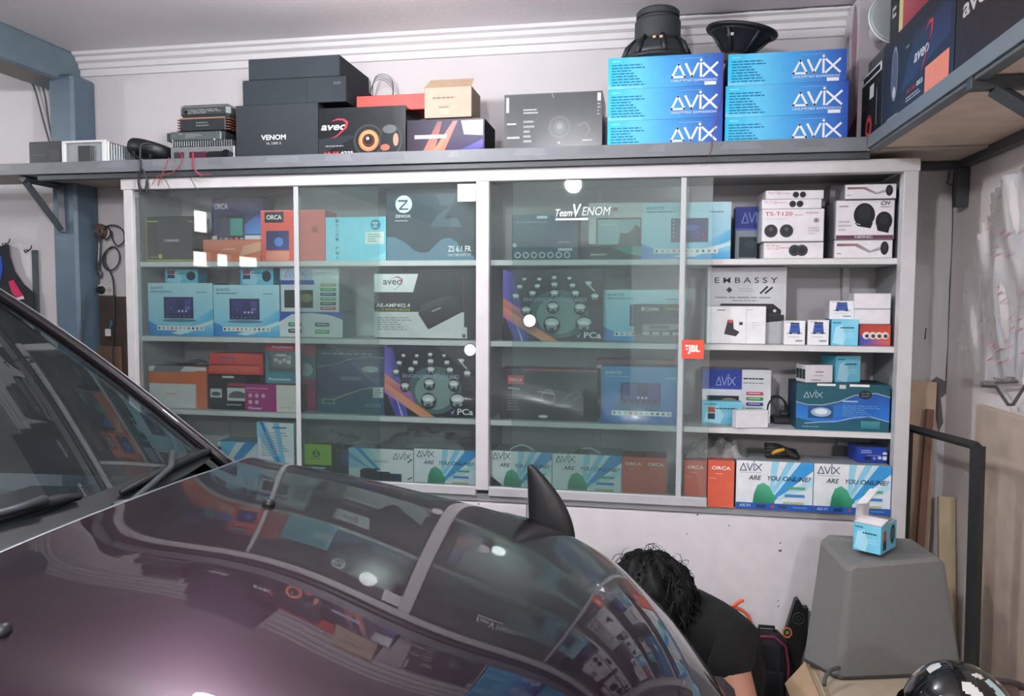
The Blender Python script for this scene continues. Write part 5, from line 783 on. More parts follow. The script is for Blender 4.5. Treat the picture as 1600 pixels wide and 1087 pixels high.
for px, py in ((420, 789), (2, 988)):
    p = on_hood(px, py); q = B(); q.lathe([(.013, -.004), (.013, .006), (.009, .011), (.004, .013), (.001, .013)], '#121416', 14, Matrix.Translation(p)); q.obj('washer_jet', 'plastic', car, smooth=True)
# ------------------------------------------------------------------ person crouching behind the car's front corner
def skin(name, pts, edges, radii, col, mat, parent=None, sub=2, root=0):
    me = bpy.data.meshes.new(name); me.from_pydata([tuple(p) for p in pts], edges, []); me.update()
    o = bpy.data.objects.new(name, me); COL.objects.link(o)
    m = o.modifiers.new('s', 'SKIN'); m.use_smooth_shade = True
    for i, r in enumerate(radii):
        sv = me.skin_vertices[0].data[i]; sv.radius = (r, r) if not isinstance(r, tuple) else r; sv.use_root = (i == root)
    s2 = o.modifiers.new('d', 'SUBSURF'); s2.levels = sub; s2.render_levels = sub
    dg = bpy.context.evaluated_depsgraph_get(); nm = bpy.data.meshes.new_from_object(o.evaluated_get(dg))
    bpy.data.objects.remove(o); q = B(); q.v = [tuple(v.co) for v in nm.vertices]; q.f = [tuple(p.vertices) for p in nm.polygons]
    q.c = [[lin(col)]*len(f) for f in q.f]; bpy.data.meshes.remove(nm)
    return q.obj(name, mat, parent, smooth=True)
PX = Vector((0, 0, 0))
person = empty('person', (.92, -.36, 0), 'person with black wavy hair in a black T-shirt crouching behind the car nose', 'person'); person.location = (0, 0, 0)
PSH = -.085
def _p(*c): return (c[0]+PSH, c[1]-.035, c[2])
pelvis, waist, chest, neck0 = _p(.985, -.265, .165), _p(.97, -.30, .29), _p(.915, -.355, .44), _p(.835, -.395, .535)
headb, headc, headt = _p(.78, -.41, .575), _p(.715, -.42, .60), _p(.66, -.43, .60)
shR, elR, wrR = _p(.955, -.485, .475), _p(1.03, -.58, .20), _p(.82, -.63, .16)
shL, elL, wrL = _p(.86, -.24, .46), _p(.74, -.20, .26), _p(.62, -.36, .22)
hipR, knR, anR, toR = _p(.98, -.37, .15), _p(.80, -.52, .30), _p(.98, -.55, .07), _p(.82, -.60, .035)
hipL, knL, anL, toL = _p(.97, -.21, .15), _p(.78, -.12, .34), _p(.96, -.10, .07), _p(.80, -.10, .035)
pts = [pelvis, waist, chest, neck0, headb, headc, headt, shR, elR, wrR, shL, elL, wrL, hipR, knR, anR, toR, hipL, knL, anL, toL]
eds = [(0, 1), (1, 2), (2, 3), (3, 4), (4, 5), (5, 6), (2, 7), (7, 8), (8, 9), (2, 10), (10, 11), (11, 12), (0, 13), (13, 14), (14, 15), (15, 16), (0, 17), (17, 18), (18, 19), (19, 20)]
rad = [.105, .10, .095, .045, .05, .083, .063, .056, .050, .032, .048, .042, .028, .085, .058, .038, .035, .085, .058, .038, .035]
skin('body', pts, eds, rad, '#a87a63', 'skin', person)
# face on the far, lowered side of the head
q = B(); hc = Vector((.712+PSH, -.46, .59))
def sph(q, c, r, col, seg=14): q.lathe([(max(.001, r[0]*math.sin(math.pi*k/8)), -math.cos(math.pi*k/8)*r[0]) for k in range(9)], col, seg, Matrix.Translation(c) @ Matrix.Diagonal((1, r[1]/r[0], r[2]/r[0], 1)))
sph(q, hc+Vector((-.092, -.02, -.045)), (.013, .016, .022), '#a1735c'); sph(q, hc+Vector((-.07, -.085, -.01)), (.012, .01, .008), '#efe9e4'); sph(q, hc+Vector((-.085, .04, -.01)), (.012, .01, .008), '#efe9e4'); sph(q, hc+Vector((-.07, -.03, -.085)), (.02, .028, .009), '#8c5148'); sph(q, hc+Vector((.03, -.095, -.03)), (.02, .012, .03), '#a1735c')
q.obj('face', 'skin', person, smooth=True)
for wv_, dr in ((wrR, Vector((-1, -.1, -.15))), (wrL, Vector((-.9, -.4, -.1)))):
    w0 = Vector(wv_); dr.normalize(); sd = dr.cross(Vector((0, 0, 1))).normalized(); up = sd.cross(dr)
    hp = [w0, w0+dr*.07]; he_ = [(0, 1)]; hr = [.026, (.036)]
    skin('hand', hp, he_, hr, '#a87a63', 'skin', person, 1)
    for k, (o_, L_) in enumerate(((-.027, .066), (-.009, .075), (.009, .071), (.026, .056))):
        b0 = w0+dr*.08+sd*o_; skin('finger', [b0-dr*.02, b0+dr*L_*.45-up*.004, b0+dr*L_*.8-up*.018, b0+dr*L_*.95-up*.034], [(0, 1), (1, 2), (2, 3)], [.0095, .009, .0085, .007], '#a87a63', 'skin', person, 1)
    b0 = w0+dr*.03-sd*.03; skin('thumb', [b0, b0+dr*.03-sd*.022, b0+dr*.058-sd*.026-up*.012], [(0, 1), (1, 2)], [.012, .010, .008], '#a87a63', 'skin', person, 1)
# T-shirt, trousers, shoes over the body
V_ = Vector
slR = V_(shR).lerp(V_(elR), .40); slL = V_(shL).lerp(V_(elL), .62); nk = V_(chest).lerp(V_(neck0), .98)
sh = skin('t_shirt', [V_(pelvis)+V_((0, 0, .03)), waist, chest, nk, shR, slR, shL, slL], [(0, 1), (1, 2), (2, 3), (2, 4), (4, 5), (2, 6), (6, 7)], [.14, .15, .155, .08, .090, .078, .090, .078], '#0b0c0d', 'cloth', person)
tr = skin('trousers', [V_(pelvis), hipR, knR, V_(anR)+V_((0, 0, .02)), hipL, knL, V_(anL)+V_((0, 0, .02))], [(0, 1), (1, 2), (2, 3), (0, 4), (4, 5), (5, 6)], [.13, .098, .072, .055, .098, .072, .055], '#23262c', 'cloth', person)
for a_, t_ in ((anR, toR), (anL, toL)):
    skin('shoe', [V_(a_)+V_((.03, 0, -.035)), V_(a_).lerp(V_(t_), .5)+V_((0, 0, -.012)), V_(t_)+V_((-.03, 0, .005))], [(0, 1), (1, 2)], [.038, .042, .036], '#2a2c30', 'rubber', person)
# hair: a tousled cap of overlapping locks
q = B(); rr = random.Random(11); hcc = V_((.728+PSH, -.455, .590)); ax = V_((.134, .120, .123))
def cap(u, v):
    th = math.pi*v*.92; ph = 2*math.pi*u; k = 1+.05*math.sin(5*ph+3*th)+.04*math.sin(9*ph-4*th)+.03*math.sin(17*ph+11*th)
    return hcc+V_((ax.x*math.sin(th)*math.cos(ph)*k, ax.y*math.sin(th)*math.sin(ph)*k, ax.z*math.cos(th)*k))
q.grid(cap, 56, 28, '#08090a'); hair = q.obj('hair', 'hair', person, smooth=True)
q = B()
for k in range(520):
    ph = rr.uniform(0, 2*math.pi); th = math.acos(rr.uniform(-.35, 1)); d = V_((math.sin(th)*math.cos(ph), math.sin(th)*math.sin(ph), math.cos(th)))
    p0 = hcc+V_((d.x*ax.x, d.y*ax.y, d.z*ax.z)); tg = d.cross(V_((rr.uniform(-1, 1), rr.uniform(-1, 1), rr.uniform(-.3, .3)))); tg = (tg.normalized()*.55+V_((rr.uniform(-.2, .25), 0, -.75))).normalized()
    L_ = rr.uniform(.04, .075); cu = rr.uniform(.2, .9)
    q.tube([p0, p0+tg*L_*.35+d*.012*cu, p0+tg*L_*.7+d*.012*cu-V_((0, 0, .01)), p0+tg*L_+d*.002-V_((0, 0, .028))], [.0035, .004, .003, .001], '#08090a' if k % 3 else '#101112', 5, cap=False)
for k in range(60):
    ph = rr.uniform(0, 2*math.pi); th = rr.uniform(.1, 1.3); d = V_((math.sin(th)*math.cos(ph), math.sin(th)*math.sin(ph), math.cos(th))); p0 = hcc+V_((d.x*ax.x, d.y*ax.y, d.z*ax.z))*.98
    sd = d.cross(V_((rr.uniform(-1, 1), rr.uniform(-1, 1), 0))).normalized(); L_ = rr.uniform(.02, .045)
    q.tube([p0, p0+d*L_*.5+sd*L_*.4, p0+d*L_*.6+sd*L_*1.1, p0+d*L_*.2+sd*L_*1.7], [.0012, .0011, .0009, .0004], '#0e0f10', 4, cap=False)
k_ = q.obj('loose_strands', 'hair', hair, smooth=True)
# ------------------------------------------------------------------ corner on the far side of the car
e = empty('backpack', (1.035, -.0475, 0), 'black backpack with magenta piping standing behind the crouching person', 'bag')
q = B(); q.box(-.045, -.098, 0, .085, -.001, .340, '#17181b', .05); bd = q.obj('body', 'cloth', e)
q = B(); q.tube([(-.042, -.095, .05), (-.042, -.098, .29), (-.01, -.098, .340), (.035, -.098, .342), (.075, -.098, .31), (.086, -.098, .24), (.085, -.096, .05)], .0045, '#7a2246', 7); q.obj('piping', 'cloth', e, smooth=True)
q = B(); q.box(-.030, -.108, .04, .070, -.095, .22, '#1d1e22', .012); q.obj('front_pocket', 'cloth', e)
q = B(); q.tube([(-.01, -.05, .333), (-.008, -.05, .356), (.042, -.05, .356), (.044, -.05, .333)], .006, '#17181b', 6); q.obj('handle', 'cloth', e, smooth=True)
wire('orange_cable', 'thick orange cable looping up behind the black T-shirt', [px_path([(1128, 951, -.17), (1136, 949, -.165), (1146, 946, -.165), (1158, 938, -.17), (1160, 940, -.17)]), px_path([(1130, 951, -.17), (1152, 950, -.16), (1169, 962, -.155), (1175, 984, -.155), (1172, 1006, -.16)]), px_path([(1146, 962, -.17), (1155, 970, -.17), (1166, 988, -.165), (1172, 1006, -.165)])], '#e0684e', .0065, cat='cable')
e = empty('dashboard_speaker', (1.205, -.10, .0), 'black speaker panel with an orange round sticker leaning by the grey casing', 'speaker')
q = B()
prof_ = [(1213, 1087), (1222, 1010), (1228, 985), (1243, 938), (1248, 936), (1256, 950), (1263, 950), (1262, 1000), (1255, 1020), (1240, 1087)]
f0 = [at(x, y, -.045)-V_((1.205, -.10, 0)) for x, y in prof_]; f1 = [p+V_((0, .03, 0)) for p in f0]; n = len(f0)
q.face(f0, lin('#1b1d1f')); q.face(f1[::-1], lin('#1b1d1f'))
for i in range(n): q.face([f0[i], f1[i], f1[(i+1) % n], f0[(i+1) % n]][::-1], lin('#26292c'))
pn = q.obj('panel', 'plastic', e)
def disc(px, py, r, col, y, ring=None, seg=22):
    q = B(); c0 = at(px, py, y)-V_((1.205, -.10, 0)); q.face([c0+V_((r*math.cos(2*math.pi*k/seg), 0, r*1.2*math.sin(2*math.pi*k/seg))) for k in range(seg)], lin(col))
    if ring:
        for rr_, cc, dy in ring: q.face([c0+V_((rr_*math.cos(2*math.pi*k/seg), dy, rr_*1.2*math.sin(2*math.pi*k/seg))) for k in range(seg)], lin(cc))
    return q
disc(1230, 988, .017, '#e07a48', -.0462, [(.0115, '#22262a', -.0004), (.006, '#6fae5a', -.0008)]).obj('round_sticker', 'card', e)['label'] = 'orange round sticker'
q = B(); c0 = at(1248, 966, -.0465)-V_((1.205, -.10, 0)); q.tube([c0+V_((.019*math.cos(t_*.3), -.001, .021*math.sin(t_*.3))) for t_ in range(21)], .0022, '#3a3d40', 6, closed=True); q.tube([c0+V_((.008*math.cos(t_*.6), -.001, .009*math.sin(t_*.6))) for t_ in range(10)], .003, '#2f3235', 6, closed=True); q.obj('driver', 'plastic', e, smooth=True)
q = B(); q.pr((at(1223, 1019, -.0462)-V_((1.205, -.10, 0)), V_((.014, 0, 0)), V_((0, 0, .034)), V_((0, -1, 0))), [('p', [(0, 0), (1, .1), (.9, .9), (.3, 1)], '#3f9a58')]); q.obj('green_sticker', 'card', e)
# brown carton with flat cardboard on it: carries the grey casing and the helmet
cl = at(1240, 1022, z=.36)
e = empty('carton', (1.14, -.28, 0), 'large brown carton on the floor under the grey casing', 'box')
q = B(); q.box(0, -.95, 0, .435, .0, .335, '#b4977a', .004); q.face([(-.0012, -.9, .28), (-.0012, -.02, .28), (-.0012, -.02, .285), (-.0012, -.9, .285)], lin('#8a7058')); cb = q.obj('body', 'matte', e)
q = B(); q.face([(-.001, -.02, .331), (-.06, -.03, .26), (-.05, -.6, .255), (-.001, -.62, .331)], lin('#c4a888')); q.face([(-.0, -.62, .3325), (-.05, -.6, .2565), (-.06, -.03, .2615), (-.0, -.02, .3325)], lin('#c4a888')); q.obj('flap', 'matte', e)
for k in range(4):
    zz = .3365+.0072*k; q = B(); q.box(-.215+.006*k, -.475, 0, .215, .475-.004*k, .0066, ['#a8977f', '#b4a58e', '#a08f78', '#b0a390'][k], .001)
    tag(q.obj('cardboard_sheet', 'matte', loc=(1.357, -.76, zz)), ['lowest flat cardboard sheet on the brown carton', 'second flat cardboard sheet from below on the brown carton', 'third flat cardboard sheet from below on the brown carton', 'topmost flat cardboard sheet directly under the grey casing'][k], 'cardboard', 'flat cardboard sheets on the brown carton')
ZB = .366
# grey tapered casing
def cz(px, py, z): return at(px, py, z=z)
bfl, bfr = at(1310, 1062, z=ZB), at(1508, 1054, z=ZB); zt0 = at(1326, 895, y=bfl.y+.02).z
tfl, tfr = at(1326, 896, z=zt0), at(1480, 883, z=zt0+.012); tbl = at(1279, 853, z=zt0+.012); tbr = tfr+(tbl-tfl)*.92; bbl = at(1251, 1030, z=ZB); bbr = bfr+(bbl-bfl)
bbr.x = min(bbr.x, XR-.03)
e = empty('grey_casing', tuple((bfl+bbr)/2), 'grey tapered plastic casing with arched top standing on flat cardboard', 'casing'); O = e.location.copy()
q = B(); N_ = 24
def arch(a, c, u, hgt): p = a.lerp(c, u); p.z += hgt*(1-(2*u-1)**4*.0-(2*u-1)**2); return p
def ring_pts(v):                                   # v 0 bottom .. 1 top, rounded-corner loop
    cs = [bfl.lerp(tfl, v), bfr.lerp(tfr, v), bbr.lerp(tbr, v), bbl.lerp(tbl, v)]; out = []
    for i in range(4):
        a, b_, c_ = cs[i-1], cs[i], cs[(i+1) % 4]; r = .022
        d1 = (a-b_).normalized()*r; d2 = (c_-b_).normalized()*r
        for k in range(5):
            t = k/4; out.append(b_+d1*(1-t)**2+d2*t**2)
    return out
lv = [ring_pts(v) for v in (0, .02, .25, .5, .75, .97)]
hmax = zt0
def lift(ps):
    out = []
    for p in ps:
        w_ = (p-tfl).dot((tfr-tfl).normalized())/max(1e-6, (tfr-tfl).length); w_ = max(0, min(1, w_)); out.append(p+V_((0, 0, .055*(1-(2*w_-1)**2))))
    return out
top_ring = lift(ring_pts(1.0)); lv[-1] = [a.lerp(b_, .85) for a, b_ in zip(ring_pts(.95), top_ring)]
cen = sum(top_ring, V_())/len(top_ring); in1 = [cen.lerp(p, .93)+V_((0, 0, .012)) for p in top_ring]; in2 = [cen.lerp(p, .5)+V_((0, 0, .016)) for p in top_ring]
lv += [top_ring, in1, in2]; n = len(top_ring); i0 = 0
for L_ in lv: q.v += [tuple(p-O) for p in L_]
c_ = lin('#777775')
for i in range(len(lv)-1):
    for k in range(n): q.f.append((i*n+k, i*n+(k+1) % n, (i+1)*n+(k+1) % n, (i+1)*n+k)); q.c.append([c_]*4)
q.f.append(tuple((len(lv)-1)*n+k for k in range(n))); q.c.append([c_]*n)
cas = q.obj('shell', 'felt', e, smooth=True); cas.data.set_sharp_from_angle(angle=math.radians(24))
q = B(); q.tube([tuple(p-O+V_((0, 0, .0015))) for p in ring_pts(.012)], .005, '#3a3b3c', 6, closed=True); q.obj('base_rim', 'plastic', e)
q = B(); P_ = px_path([(1311, 1043, bfl.y-.02), (1298, 1047, bfl.y-.05), (1290, 1057, bfl.y-.07), (1288, 1070, bfl.y-.10)]); q.tube([p-O for p in P_], .006, '#4c4d4c', 7); q.obj('cable', 'rubber', e, smooth=True)
# open aqua carton on the casing
pz = cen.z+.028
a, c = at(1338, 864, z=pz), at(1372, 864, z=pz); yaw_ = .30
w_, d_, h_ = .082, .125, .085
o = carton('camera_box', 'aqua carton with its white lid flap open on top of the grey casing', 'box', w_, d_, h_, (at(1354, 862, z=pz).x, at(1354, 862, z=pz).y, pz), '#78c8e0', '#5fb2cc', '#e4e2e4', dict(f=art_camblue(), l=art_camblue(), r=[('g', 0, 0, 1, 1, '#6cbcd6', '#66b6d0', '#74c2da', '#7ccae0'), ('r', .12, .42, .34, .8, '#a8604a'), ('r', .12, .1, .34, .42, '#2a3a5a'), ('e', .74, .55, .16, .36, '#23383c'), ('e', .74, .55, .09, .22, '#4a6a6c')], t=[('r', .05, .05, .95, .95, '#8f8f94')]), yaw=-.62)
q = B(); q.mesh([(-w_/2, .02, h_), (w_/2, .02, h_), (w_/2, .02, h_+.003), (-w_/2, .02, h_+.003)], [], '#ffffff')
q = B()
def leaf(q, P, col, th=.0012):
    n_ = (V_(P[1])-V_(P[0])).cross(V_(P[3])-V_(P[0])).normalized()*th; q.face([V_(p)+n_ for p in P], lin(col)); q.face([V_(p)-n_ for p in P][::-1], lin(col))
leaf(q, [(-w_/2, .0, h_+.0015), (w_/2, .0, h_+.0015), (w_/2, .055, h_+.012), (-w_/2, .055, h_+.012)], '#efedf0'); q.obj('front_flap', 'matte', o)
q = B(); leaf(q, [(-w_/2+.001, .0, h_-.02), (-w_/2+.001, d_*.9, h_-.01), (-w_/2+.004, d_*.9, h_+.085), (-w_/2+.004, .01, h_+.055)], '#eceaee'); leaf(q, [(-w_/2+.004, .01, h_+.055), (-w_/2+.004, d_*.9, h_+.085), (-w_/2+.03, d_*.9, h_+.088), (-w_/2+.03, .02, h_+.06)], '#f2f0f3'); q.obj('lid_flap', 'matte', o)
# helmet
hx = at(1502, 1037, -.98); HR = .118; e = empty('helmet', (1.335, -.98, ZB), 'glossy black helmet with white patches on the cardboard in front of the grey casing', 'helmet')
q = B(); hs = hx.z-ZB
def hel(u, v):
    th = math.pi*(.003+.837*v); ph = 2*math.pi*u; r_ = HR*(1+.06*math.cos(ph))
    return (r_*math.sin(th)*math.cos(ph)*1.05, HR*.95*math.sin(th)*math.sin(ph), hs-.14+.14*math.cos(th)*1.0-(.02 if v > .9 else 0))
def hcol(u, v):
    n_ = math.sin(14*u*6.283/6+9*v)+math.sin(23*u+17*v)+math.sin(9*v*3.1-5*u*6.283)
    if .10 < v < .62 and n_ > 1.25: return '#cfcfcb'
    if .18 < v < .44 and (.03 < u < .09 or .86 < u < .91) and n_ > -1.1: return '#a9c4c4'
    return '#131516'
q.grid(hel, 96, 60, hcol, keep=lambda p: not (p[0][0] < -.06 and abs(p[0][1]) < .09 and hs-.20 < p[0][2] < hs-.085)); q.obj('shell', 'shiny', e, smooth=True)
q = B(); q.grid(lambda u, v: tuple(V_((-.128*math.cos((u-.5)*1.7)*math.sin(math.pi*(.42+.26*v)), .108*math.sin((u-.5)*1.7), hs-.14+.138*math.cos(math.pi*(.42+.26*v))))), 20, 8, '#222426'); q.obj('visor_opening', 'rubber', e, smooth=True)
q = B(); q.tube([(-.01+.085*math.cos(t_*.25), .075*math.sin(t_*.25), hs-.252) for t_ in range(25)], .010, '#8a8d8f', 6, closed=True); q.obj('edge_trim', 'metal', e, smooth=True)
q = B(); q.lathe([(.02, -.006), (.02, .004), (.012, .008), (.001, .008)], '#9a9c9e', 18, Matrix.Translation((-.03, -.109, hs-.13)) @ Matrix.Rotation(math.pi/2, 4, 'X')); q.obj('hinge', 'metal', e)
q = B(); q.box(-.06, -.06, .001, .06, .06, .05, '#1b1c1e', .02); q.obj('padding', 'cloth', e)
e = empty('goggles', (1.485, -.76, ZB), 'brown and pink tinted visor lying beside the black helmet', 'visor')
q = B(); q.grid(lambda u, v: (.075*math.sin((u-.5)*2.2)*1.05, -.06*math.cos((u-.5)*2.2)-.0+.0, .10+.105*v-.03*(2*u-1)**2), 24, 8, lambda u, v: '#8a5a66' if u < .45 else '#5c4a46'); q.obj('lens', 'shiny', e, smooth=True)
q = B(); q.box(-.07, -.05, .0005, .07, .07, .15, '#3a2f2f', .045); q.tube([(.08*math.sin((u/12-.5)*2.2)*1.05, -.064*math.cos((u/12-.5)*2.2), .205-.03*(u/6-1)**2) for u in range(13)], .008, '#3a3033', 6); q.obj('frame', 'rubber', e, smooth=False)
# black metal stand
e = empty('metal_frame', (1.575, -.05, 0), 'black square-tube metal frame standing behind the grey casing', 'frame')
O2 = e.location
fz1, fz2 = at(1420, 668, x=1.575).z, at(1530, 695, x=1.615).z
fa, fb2 = at(1420, 668, x=1.565), at(1528, 697, x=1.60); fa.y = min(fa.y, .30)
def sq(q, p, q2, w_, col='#1f2224'):
    p, q2 = V_(p)-O2, V_(q2)-O2; q.tube([p, q2], w_, col, 4)
q = B(); sq(q, fa, (fa.x, fa.y, 0), .016); q.obj('leg', 'paint', e)
q = B(); sq(q, fb2, (fb2.x+.01, fb2.y-.01, 0), .022); q.obj('leg', 'paint', e)
q = B(); sq(q, fa, fb2, .014); q.obj('top_bar', 'paint', e)
q = B(); sq(q, (fa.x, fa.y, .3), (fb2.x, fb2.y, .3), .012); q.obj('lower_bar', 'paint', e)
q = B(); q.tube([V_(fb2)-O2+V_((-.0, .07, -.005)), V_(fb2)-O2+V_((0, .035, -.02)), V_(fb2)-O2+V_((0, .012, -.055))], .004, '#2a2d30', 5); q.obj('corner_hook', 'metal', e)
# boards leaning in the corner
def plank(name, label, p0, p1, wx, th, col, edge=None, cat='board'):
    p0, p1 = V_(p0), V_(p1); ax = (p1-p0); L_ = ax.length; ax.normalize(); sd = V_((ax.z, 0, -ax.x)).normalized() if abs(ax.z) > .2 else V_((1, 0, 0)); sd = (V_((1, 0, 0))-ax*ax.x).normalized(); n_ = ax.cross(sd)
    Mx = Matrix((( sd.x, n_.x, ax.x, p0.x), (sd.y, n_.y, ax.y, p0.y), (sd.z, n_.z, ax.z, p0.z), (0, 0, 0, 1)))
    q = B(); q.box(0, 0, 0, wx, th, L_, col, .002, front=edge); o = q.obj(name, 'wood'); o.matrix_world = Mx; return tag(o, label, cat)
plank('wooden_board', 'pale wooden board leaning in the corner behind the black metal frame', (1.575, .20, 0), (1.625, .315, 1.20), .095, .018, '#c9b094')
plank('wooden_board', 'grey-brown wooden strip leaning in the corner beside the pale board', (1.528, .22, 0), (1.572, .325, 1.16), .042, .012, '#a08c78')
plank('wooden_board', 'dark reddish wooden strip leaning across the pale board', (1.58, .10, 0), (1.665, .250, 1.10), .026, .02, '#6d4a3c')
plank('wooden_board', 'low yellowish board standing in the corner by the side wall', (1.685, .06, 0), (1.70, .20, .78), .058, .016, '#b3a386')
q = B(); q.box(-.012, -.62, 0, .012, .62, 1.155, '#bfae9f', .003); o = q.obj('panel_board', 'wood', loc=(XR-.018, -.62, 0)); tag(o, 'large beige panel leaning flat against the side wall', 'board')
for k in range(0): pass
q = B(); q.box(-.011, .605, .0, .004, .618, 1.15, '#e4dcd4', .002); q.obj('pale_edge', 'wood', o)
# clear garment bag on a hanger
e = empty('garment_bag', (XR-.05, -.12, 0), 'milky plastic bag with faint red print hanging on the side wall', 'bag')
O3 = e.location
bo = [(1553, 300), (1600, 262), (1640, 262), (1640, 640), (1600, 588), (1560, 592), (1530, 598), (1503, 585), (1498, 560), (1510, 500), (1518, 450), (1513, 440), (1530, 400), (1545, 340)]
bw = [at(x, y, x=XR-.05) for x, y in bo]; ys = [p.y for p in bw]; zs = [p.z for p in bw]
y0_, y1_ = min(ys), max(ys); z0_, z1_ = min(zs), max(zs)
def inside(y, z):
    c = False; n_ = len(bw)
    for i in range(n_):
        a, b_ = bw[i], bw[(i+1) % n_]
        if (a.z > z) != (b_.z > z) and y < (b_.y-a.y)*(z-a.z)/(b_.z-a.z)+a.y: c = not c
    return c
def bagf(off, ph):
    def f(u, v):
        y = y0_+(y1_-y0_)*u; z = z0_+(z1_-z0_)*v
        return (XR-.05+off+.010*math.sin(30*y+3*z+ph)+.006*math.sin(55*y-14*z+ph)-O3.x, y-O3.y, z)
    return f
def bk(pp): return inside(sum(p[1] for p in pp)/4+O3.y, sum(p[2] for p in pp)/4)
q = B(); q.grid(bagf(-.012, 0), 46, 60, '#e4dcdf', keep=bk); q.grid(bagf(.022, 2), 30, 40, '#e4dcdf', keep=bk)
bg_ = q.obj('plastic_sheet', 'bag', e, smooth=True)
q = B(); rr = random.Random(2)
for k in range(26):
    px, py = 1515+rr.uniform(0, 80), 330+rr.uniform(0, 240); p = at(px, py, x=XR-.072)
    if inside(p.y, p.z):
        F = (p-O3, V_((0, -.045, .016)), V_((0, .004, .010)), V_((-1, 0, 0))); q.pr(F, [('m', 0, 0, 1, 1, 1, '#c48a92')])
q.obj('red_print', 'card', e)
q = B(); P_ = [at(x, y, x=XR-.04) for x, y in ((1533, 588), (1535, 603), (1556, 604), (1575, 632), (1583, 632), (1602, 602), (1630, 606))]; q.tube([p-O3 for p in P_], .005, '#7b7d80', 7)
P_ = [at(x, y, x=XR-.045) for x, y in ((1556, 598), (1600, 596), (1640, 598))]; q.tube([p-O3 for p in P_], .004, '#8a8c8e', 7); q.obj('hanger', 'metal', e)
q = B(); P_ = [at(x, y, x=XR-.03) for x, y in ((1552, 345), (1560, 305), (1575, 280), (1598, 262), (1620, 255))]; q.tube([p-O3 for p in P_], .0022, '#b4aeae', 6); P_ = [at(x, y, x=XR-.025) for x, y in ((1572, 306), (1584, 314), (1600, 318), (1625, 330))]; q.tube([p-O3 for p in P_], .006, '#9a8c88', 6); q.obj('hanging_cord', 'rubber', e, smooth=True)
# ------------------------------------------------------------------ wall to the left of the cabinet
yw = YB-.004
def wp(px, py, d=0.): return at(px, py, yw-d)
e = empty('wall_hook', tuple(wp(158, 362)), 'round brown wooden knob on the wall beside the cabinet post', 'hook')
q = B(); q.lathe([(.033, 0), (.037, .006), (.036, .016), (.028, .022), (.008, .024), (.001, .024)], '#6a4a3c', 24, Matrix.Rotation(math.pi/2, 4, 'X')); q.obj('knob', 'wood', e, smooth=True)
q = B(); q.lathe([(.006, .022), (.006, .040), (.009, .041), (.009, .044), (.001, .044)], '#8a7a70', 10, Matrix.Rotation(math.pi/2, 4, 'X')); q.obj('peg', 'metal', e)
e = empty('wrench', tuple(wp(155, 400, .03)), 'grey steel wrench hanging from the brown wall knob', 'wrench'); O4 = e.location
q = B(); P_ = [wp(156, 368, .03)-O4, wp(155, 385, .03)-O4, wp(154, 405, .03)-O4, wp(153, 422, .03)-O4]; q.tube(P_, [.007, .0085, .0085, .010], '#7d7f82', 8)
c0 = wp(153, 428, .03)-O4
q.tube([c0+V_((.016*math.cos(t_), 0, .016*math.sin(t_))) for t_ in [math.pi*(-.30+1.6*k/10)+.0 for k in range(11)]], .007, '#85878a', 6); c1 = wp(156, 362, .03)-O4; q.tube([c1+V_((.014*math.cos(t_*.5236), 0, .014*math.sin(t_*.5236))) for t_ in range(12)], .005, '#85878a', 6, closed=True); q.obj('shaft', 'metal', e, smooth=True)
e = empty('wall_socket', tuple(wp(165, 453)), 'white wall socket with a black plug beside the cabinet post', 'socket')
q = B(); q.box(-.043, -.018, -.026, .055, 0, .026, '#d8d5d0', .005); q.pr((V_((-.043, -.018, -.026)), V_((.098, 0, 0)), V_((0, 0, .052)), V_((0, -1, 0))), [('c', .78, .5, .3, '#c4c0ba'), ('c', .72, .5, .05, '#55524e'), ('c', .84, .5, .05, '#55524e')]); q.obj('plate', 'plastic', e)
q = B(); q.lathe([(.001, .044), (.012, .044), (.018, .03), (.018, .018)], '#1b1d1f', 16, Matrix.Translation((-.004, 0, 0)) @ Matrix.Rotation(math.pi/2, 4, 'X')); q.obj('plug', 'rubber', e)
wire('cable', 'black cable coiled in loops and hanging down beside the wrench', [px_path([(161, 352, .33), (170, 356, .325), (172, 366, .32), (166, 374, .32), (160, 366, .32), (166, 354, .32), (180, 352, .32), (192, 360, .32), (194, 376, .32), (184, 384, .32), (176, 374, .32), (174, 360, .32)]), px_path([(176, 386, .325), (166, 392, .322), (160, 404, .32), (164, 418, .32), (174, 422, .32), (184, 414, .32), (187, 400, .32), (182, 388, .32), (174, 386, .322), (164, 396, .318), (165, 412, .318), (172, 424, .318), (177, 440, .315), (178, 470, .30), (178, 500, .295), (176, 540, .30), (178, 580, .30)])], '#34383a', .0035, cat='cable')
wire('cable', 'thin cable hanging down the side of the blue grey pillar', [px_path([(134, 462, .185), (132, 490, .185), (128, 520, .185), (128, 560, .185), (130, 600, .185)])], '#3a4548', .004, cat='cable')
a, c = wp(139, 463), wp(200, 463)
q = B(); q.box(a.x, YB-.022, .1, c.x, YB-.003, a.z, '#4a3d36', .003); tag(q.obj('dark_panel', 'wood'), 'dark brown board on the wall under the socket', 'board')
a, c = wp(160, 520), wp(196, 520)
q = B(); q.box(a.x, YB-.040, .1, c.x, YB-.024, a.z-.06, '#6a5444', .003); tag(q.obj('narrow_board', 'wood'), 'narrow brown board leaning on the dark board beside the cabinet post', 'board')
p = at(169, 519, .285); e = empty('cable_tag', tuple(p), 'white paper tag on the hanging black cable', 'tag')
q = B(); q.box(-.016, -.001, -.018, .014, .001, .016, '#cfcac6', .0005); q.obj('paper', 'matte', e); q = B(); q.tube([(.008, 0, .016), (.02, -.002, .04), (.018, -.004, .055)], .004, '#2f7f84', 6); q.obj('teal_clip', 'plastic', e)
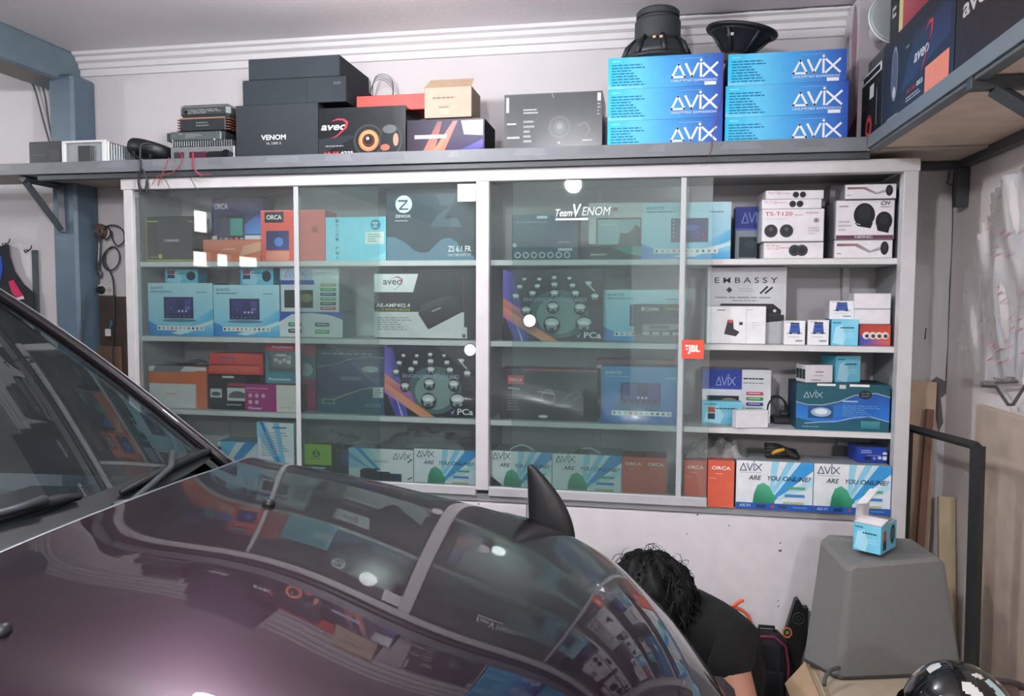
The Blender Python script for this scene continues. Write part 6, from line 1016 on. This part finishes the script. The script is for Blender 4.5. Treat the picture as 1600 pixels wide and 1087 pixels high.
# hooks with an apron and a strap
def hook(px, py, label):
    p = wp(px, py); e = empty('wall_hook', tuple(p), label, 'hook'); q = B()
    q.tube([(-.02, 0, .004), (.0, -.004, 0), (.02, -.012, .01), (.03, -.018, .022)], .0025, '#4a4d50', 6); q.tube([(0, -.004, 0), (.004, -.03, -.012), (.008, -.04, .0)], .003, '#4a4d50', 6); q.obj('wire_hook', 'metal', e); return p
hook(12, 381, 'bent wire hook on the wall holding the dark apron'); hook(46, 391, 'bent wire hook on the wall holding the grey strap')
ap = [(2, 384), (14, 382), (16, 400), (24, 424), (38, 444), (52, 456), (54, 490), (40, 500), (-40, 500), (-40, 384)]
e = empty('apron', tuple(wp(5, 440)), 'dark apron with a blue edge and a pink patch hanging from the wall hook', 'apron'); O5 = e.location
q = B(); f0 = [wp(x, y, .035)-O5 for x, y in ap]; f1 = [wp(x, y, .005)-O5 for x, y in ap]; n = len(ap)
q.face(f0[::-1], lin('#23282c')); q.face(f1, lin('#23282c'))
for i in range(n): q.face([f0[i], f0[(i+1) % n], f1[(i+1) % n], f1[i]], lin('#1f2428'))
q.obj('cloth', 'cloth', e)
q = B(); q.face([wp(x, y, .038)-O5 for x, y in ((-30, 400), (-30, 460), (0, 440), (4, 420), (2, 400))], lin('#2a4ab0')); q.obj('blue_edge', 'cloth', e)
q = B(); q.face([wp(x, y, .038)-O5 for x, y in ((13, 440), (21, 437), (30, 452), (38, 464), (25, 466), (18, 456))][::-1], lin('#c0305c')); q.face([wp(x, y, .0385)-O5 for x, y in ((25, 466), (36, 462), (38, 467), (28, 468))][::-1], lin('#d8cfd0')); q.obj('pink_patch', 'cloth', e)
a, c = wp(48, 392, .012), wp(57, 392, .012); zb_ = wp(52, 500).z
q = B(); q.box(a.x, YB-.014, zb_-.25, c.x, YB-.006, a.z+.004, '#4a5558', .002); tag(q.obj('strap', 'cloth'), 'long grey strap hanging from the second wall hook', 'strap')
wire('cable', 'grey cable running down the wall from the beam to the shelf', [px_path([(40, 122, .335), (52, 134, .335), (60, 160, .335), (68, 190, .335), (76, 218, .335), (80, 226, .335)]), px_path([(60, 112, .335), (70, 150, .335), (76, 190, .335), (82, 222, .335)])], '#6a6e70', .004, cat='cable')
